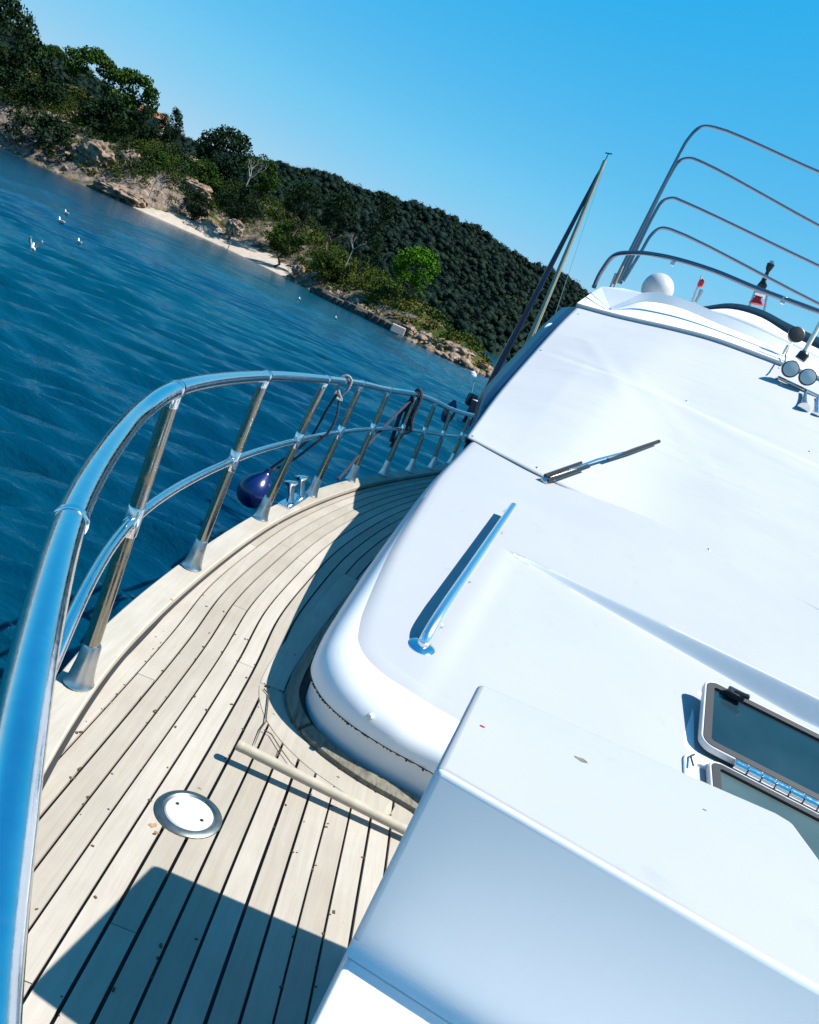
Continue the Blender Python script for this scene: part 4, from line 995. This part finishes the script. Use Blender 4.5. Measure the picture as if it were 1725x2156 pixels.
# ================================================================== FITTINGS AND LOOSE THINGS ON DECK
# round deck plate
c = Pz(397, 1715, 0.0); mb = MB(); mb.lathe((c.x, c.y, -.006), (0, 0, 1), [(.090, 0), (.090, .010), (.085, .014), (.072, .015), (.067, .010)], 40); DP = mb.build('deck_plate', M['platering'], YACHT)
mb = MB(); mb.lathe((c.x, c.y, -.006), (0, 0, 1), [(.0655, 0), (.0655, .011), (.062, .014)], 36); CP = mb.build('cap_disc', M['white'], DP)
for s in (-1, 1):
    mb = MB(); mb.lathe((c.x+s*.040, c.y-.004*s, .0082), (0, 0, 1), [(.005, 0), (.005, .0008)], 10); mb.build('key_hole', M['black'], CP)
random.seed(17)      # rust bleeding from the fittings
def rust(px, py, a, b_, z, ang=0.):
    c_ = Pz(px, py, z); pts = []
    for k in range(14):
        q = k/14*6.283; r_ = random.uniform(.45, 1); x, y = a*r_*math.cos(q), b_*r_*math.sin(q); pts.append((c_.x+x*math.cos(ang)-y*math.sin(ang), c_.y+x*math.sin(ang)+y*math.cos(ang), z))
    mb = MB(); mb.add(pts, [tuple(range(14))]); mb.build('rust_stain', M['rust'], DECK, smooth=False)
rust(322, 1738, .016, .010, .0011, .9); rust(330, 1752, .008, .005, .0011); rust(421, 1660, .007, .004, .0011); rust(362, 1262, .010, .006, .0311); rust(345, 1330, .006, .004, .0311); rust(585, 1103, .012, .006, .0311, .5); rust(722, 1018, .03, .012, .0311, 1.2); rust(235, 1480, .006, .004, .0311)
# mooring bitts
pa, pb = Pz(600, 1066, .03), Pz(637, 1044, .03); mid = pa.lerp(pb, .5); ang = math.atan2(pb.y-pa.y, pb.x-pa.x)
mb = MB(); mb.box((mid.x, mid.y, .036), (.46, .085, .012), ang); BT = mb.build('mooring_bitts', M['steel'], YACHT, bevel=.004)
for p in (pa.lerp(pb, .25), pa.lerp(pb, .85)):
    mb = MB(); mb.lathe((p.x, p.y, .040), (-.35, 0, 1), [(.030, 0), (.024, .03), (.023, .08), (.028, .105), (.046, .122), (.046, .13), (.02, .136)], 18); mb.build('bollard', M['steel'], BT)

# pole lying on the deck
e0 = Vector((-.556, 2.095, .063)); e1_ = Vector((.05, 2.20, .030)); mb = MB(); n = 10
mb.tube([e0.lerp(e1_, k/n) for k in range(n+1)], .0155, 14); PL = mb.build('wooden_pole', M['pole'], None); tag(PL, 'pale wooden pole lying across the teak deck beside the cabin front', 'pole')
mb = MB(); d = (e1_-e0).normalized(); mb.lathe(e0-d*.001, d, [(.010, 0), (.016, .002), (.0162, .018), (.0155, .02)], 14); mb.build('end_cap', M['pole'], PL)
# twig
mb = MB(); T0 = [Pz(a, b, .008) for a, b in ((556, 1450), (566, 1462), (560, 1520), (549, 1535), (536, 1568))]; mb.tube(T0, [.0022, .0024, .0022, .002, .001], 5)
mb.tube([Pz(a, b, .01) for a, b in ((556, 1537), (572, 1546), (590, 1575), (612, 1605), (628, 1620))], [.0020, .002, .0017, .0014, .0008], 5); mb.tube([Pz(592, 1576, .01), Pz(584, 1592, .006)], .0012, 4)
tag(mb.build('twig', M['twig']), 'thin forked brown twig lying on the deck by the cabin foot', 'twig')
# debris crumbs in the seams
random.seed(9); mb = MB()
for k in range(230):
    oo = .0655*random.randrange(1, 17)-.014; pth = offset(master, oo); p = pth[random.randrange(6, 42)]
    if p.x < x_cap_mid(p.y)+.07: continue
    s = random.uniform(.002, .0055); mb.box((p.x+random.uniform(-.008, .008), p.y+random.uniform(-.05, .05), .001), (s, s*1.8, s*.7), random.random()*3)
tag(mb.build('leaf_debris', M['twig'], smooth=False), 'tiny brown crumbs of leaf litter along the deck seams', 'debris', kind='stuff')

# fender hanging outside the rail
fc = Px(532, 1036, -1.72); FE = empty('fender', fc); tag(FE, 'shiny dark blue ball fender hanging outside the rail by the bitts', 'fender')
ax = Vector((.12, .35, .75)).normalized()
mb = MB(); mb.lathe((0, 0, 0), ax, [(.008, -.095), (.042, -.088), (.072, -.066), (.092, -.034), (.098, 0), (.094, .034), (.082, .066), (.060, .100), (.036, .128), (.024, .145), (.021, .165), (.010, .17)], 28); mb.build('body', M['fender'], FE, angle=80)
mb = MB(); mb.lathe(ax*.14, ax, [(.026, 0), (.026, .025)], 16); mb.build('eye', M['navy'], FE)
top = fc+ax*.17
def rope(name, pts, r_, mat, label, seg=8, sub=8):
    mb = MB(); mb.tube(spline(pts, sub), r_, seg); o = mb.build(name, M[mat]); tag(o, label, 'rope'); return o
k0 = posts[2][1].lerp(posts[3][1], .5)+Vector((0, 0, .0))
def on_side(px, py, inb=.0):           # on the surface of the rail
    d = ray(px, py); best = min(((p-CAM).cross(d).length/d.length, i) for i, p in enumerate(top_path)); return top_path[best[1]]
kr = on_side(727, 803)
loop = [kr+Vector((.0, .012, -.10)), kr+Vector((.03, .01, -.03)), kr+Vector((.028, .008, .02)), kr+Vector((0, 0, .035)), kr+Vector((-.03, -.01, .01)), kr+Vector((-.03, -.015, -.03)), kr+Vector((-.005, -.02, -.075)),
        kr+Vector((.02, .0, -.11)), kr+Vector((-.015, -.04, -.10)), kr+Vector((-.02, -.05, -.06))]
q1 = [kr+Vector((-.0, -.05, -.08)), Px(690, 860, -1.52), Px(650, 925, -1.58), top+Vector((0, 0, .01))]
q2 = [kr+Vector((.0, .012, -.10)), Px(708, 880, -1.46), Px(690, 912, -1.47), Px(655, 940, -1.53), Px(615, 970, -1.62), top+Vector((.01, .01, 0))]
mb = MB(); mb.tube(spline(loop, 8), .009, 8); FRp = mb.build('fender_line', M['greyrope']); tag(FRp, 'grey line looped over the top rail above the blue ball fender', 'rope')
mb = MB(); mb.tube(spline(q1, 8), .008, 8); mb.build('line_tail', M['rope'], FRp)
mb = MB(); mb.tube(spline(q2, 8), .008, 8); mb.build('line_tail', M['rope'], FRp)
# dark hanks of rope farther aft
kr2 = on_side(877, 833)
hk = [kr2+Vector((.0, .02, -.42)), kr2+Vector((-.02, 0, -.2)), kr2+Vector((-.03, 0, -.02)), kr2+Vector((0, 0, .045)), kr2+Vector((.035, 0, .0)), kr2+Vector((.04, 0, -.2)), kr2+Vector((.06, .02, -.30)), kr2+Vector((.01, .0, -.36)), kr2+Vector((-.03, 0, -.5)), kr2+Vector((0, 0, -.42)), kr2+Vector((.02, .01, -.25)), kr2+Vector((-.06, 0, -.15)), kr2+Vector((-.05, 0, -.46))]
mb = MB(); mb.tube(spline(hk, 8), .018, 8); HK = mb.build('rope_hank', M['rope']); tag(HK, 'dark hank of rope tied over the rail near the cabin', 'rope')
mb = MB(); mb.tube(spline([kr2+Vector((-.03, 0, -.05)), kr2+Vector((-.05, -.5, -.35)), kr2+Vector((-.06, -1.05, -.72))], 8), .013, 8); mb.build('line_tail', M['rope'], HK)
c = Px(946, 868, -1.55); mb = MB(); mb.lathe(c, (0, .2, 1), [(.01, -.12), (.045, -.11), (.065, -.06), (.07, 0), (.065, .06), (.04, .10), (.015, .14)], 18)
tag(mb.build('fender', M['fender']), 'small dark blue fender tied at the top rail near the windscreen corner', 'fender')

# ================================================================== ON THE WATER
def gull(px, py, label, s=1.0, yaw=0., wings=False):
    p = Pz(px, py, SEA); e = empty('gull', (p.x, p.y, SEA)); e.rotation_euler.z = yaw; e.scale = (s,)*3; tag(e, label, 'bird', 'gulls on the water')
    mb = MB()
    mb.tube([(-.26, 0, .13), (-.20, 0, .10), (-.08, 0, .07), (.06, 0, .065), (.14, 0, .10), (.175, 0, .16), (.195, 0, .215), (.225, 0, .235), (.255, 0, .228)], [.008, .035, .075, .085, .065, .042, .036, .036, .014], 12)
    mb.build('body', M['gullwhite'], e, angle=80)
    mb = MB(); mb.tube([(.25, 0, .23), (.285, 0, .224), (.30, 0, .214)], [.012, .009, .003], 6); mb.build('beak', M['beak'], e)
    for sg in (-1, 1):
        mb = MB()
        if wings: mb.tube([(.06, sg*.06, .12), (.03, sg*.16, .32), (-.05, sg*.20, .42), (-.16, sg*.16, .46)], [.03, .055, .04, .008], 8)
        else: mb.tube([(.09, sg*.055, .11), (-.02, sg*.078, .125), (-.16, sg*.05, .13), (-.30, sg*.02, .15)], [.02, .045, .034, .006], 8)
        mb.build('wing', M['gullgrey'], e, angle=80)
gull(68, 528, 'nearest gull with raised wings on the water', 1.0, 2.4, True)
gull(166, 514, 'gull right of the one with raised wings', .95, 2.6)
gull(128, 470, 'lower of the two gulls swimming close together', 1.15, 2.9)
gull(139, 452, 'upper of the two gulls swimming close together', 1.15, 2.7)
gull(630, 632, 'distant gull off the narrow end of the beach', 1.1, 2.2)
gull(707, 672, 'distant gull off the dark rock ledge', 1.0, 2.2)
p = Pz(995, 790, SEA); mb = MB(); mb.lathe(p+Vector((0, 0, -.3)), (0, 0, 1), [(.05, 0), (.35, .1), (.45, .35), (.35, .6), (.1, .72), (.08, .85)], 16); tag(mb.build('buoy', M['white']), 'small white buoy floating off the headland tip', 'buoy')

# moored sailing boat astern
SX, SY = -4.7, 36.0
SB = empty('sailing_boat', (SX, SY, SEA)); tag(SB, 'moored sailing boat with bare mast and rolled sail behind the yacht', 'sailboat')
hd = Vector((.55, .83, 0)).normalized(); sd_ = Vector((-hd.y, hd.x, 0))*-1
rows = []
for k in range(15):
    s = k/14; hb = 1.55*math.sin(math.pi*min(1, .18+.82*s)**.9)**.8 if s < 1 else .02; q = hd*(-1.9+10*s)+Vector((.95, 0, 0))
    rows.append([q+sd_*(-hb)+Vector((0, 0, 1.05+.2*s)), q+sd_*(-hb*.95)+Vector((0, 0, .5)), q+sd_*(-hb*.6)+Vector((0, 0, -.1)), q+Vector((0, 0, -.5)), q+sd_*(hb*.6)+Vector((0, 0, -.1)), q+sd_*(hb*.95)+Vector((0, 0, .5)), q+sd_*hb+Vector((0, 0, 1.05+.2*s))])
mb = MB(); mb.grid(rows); mb.add(rows[0], [tuple(range(7))]); mb.build('hull', M['navy'], SB)
mb = MB(); mb.grid([[r_[0], r_[6]] for r_ in rows]); mb.build('deck', M['white'], SB)
mb = MB(); q = hd*2.6+Vector((.95, 0, 0)); mb.box((q.x, q.y, 1.45), (1.7, 3.6, .5), math.atan2(-hd.x, hd.y)); mb.build('cabin', M['white'], SB, bevel=.12)
loc = lambda px, py: Py(px, py, 36.0)-Vector((SX, SY, SEA))
m0, m1 = loc(1105, 742), loc(1274, 338); mb = MB(); dn = (m0-m1).normalized(); mb.tube([m0+dn*2.2, m0, m1], [.12, .12, .075], 10); MS = mb.build('mast', M['yellow'], SB)
mb = MB(); mb.tube([m1+Vector((0, 0, 0)), m1+Vector((.02, 0, .28))], .02, 6); mb.tube([m1+Vector((-.12, 0, .28)), m1+Vector((.16, 0, .33))], .025, 6); mb.build('wind_vane', M['black'], MS)
fo_ = loc(1042, 788); mb = MB(); mb.tube([fo_+(fo_-m1).normalized()*1.1, fo_, fo_.lerp(m1, .5), fo_.lerp(m1, .93), m1], [.10, .14, .12, .06, .02], 8); mb.build('rolled_sail', M['navy'], SB)
mb = MB()
for a, b in (((1090, 760), (1272, 345)), ((1150, 720), (1274, 345)), ((1010, 830), (1272, 345))): mb.tube([loc(*a), loc(*b)], .010, 5)
mb.build('stays', M['dullsteel'], SB)
mb = MB()
for a, b in (((985, 868), (998, 805)), ((1015, 870), (1030, 800)), ((1000, 850), (1035, 860)), ((990, 825), (1045, 848)), ((1030, 880), (1040, 838))): mb.tube([loc(*a), loc(*b)], .022, 6)
mb.build('pushpit', M['steel'], SB)
mb = MB(); p = loc(993, 842); mb.box(p, (.42, .5, .55), .4); mb.box(p+Vector((.1, 0, -.6)), (.16, .25, .9), .4); mb.build('outboard_motor', M['black'], SB, bevel=.1)
mb = MB(); p = loc(1018, 858); mb.box(p, (.6, .3, .10), -.2); mb.build('boarding_plank', M['white'], SB, bevel=.03)
for (a, b) in ((1020, 842), (1033, 850)):
    mb = MB(); p = loc(a, b); mb.lathe(p, (0, 0, 1), [(.02, -.12), (.10, -.08), (.12, 0), (.10, .08), (.02, .12)], 10); mb.build('life_buoy', M['redcloth'] if a == 1020 else M['black'], SB)
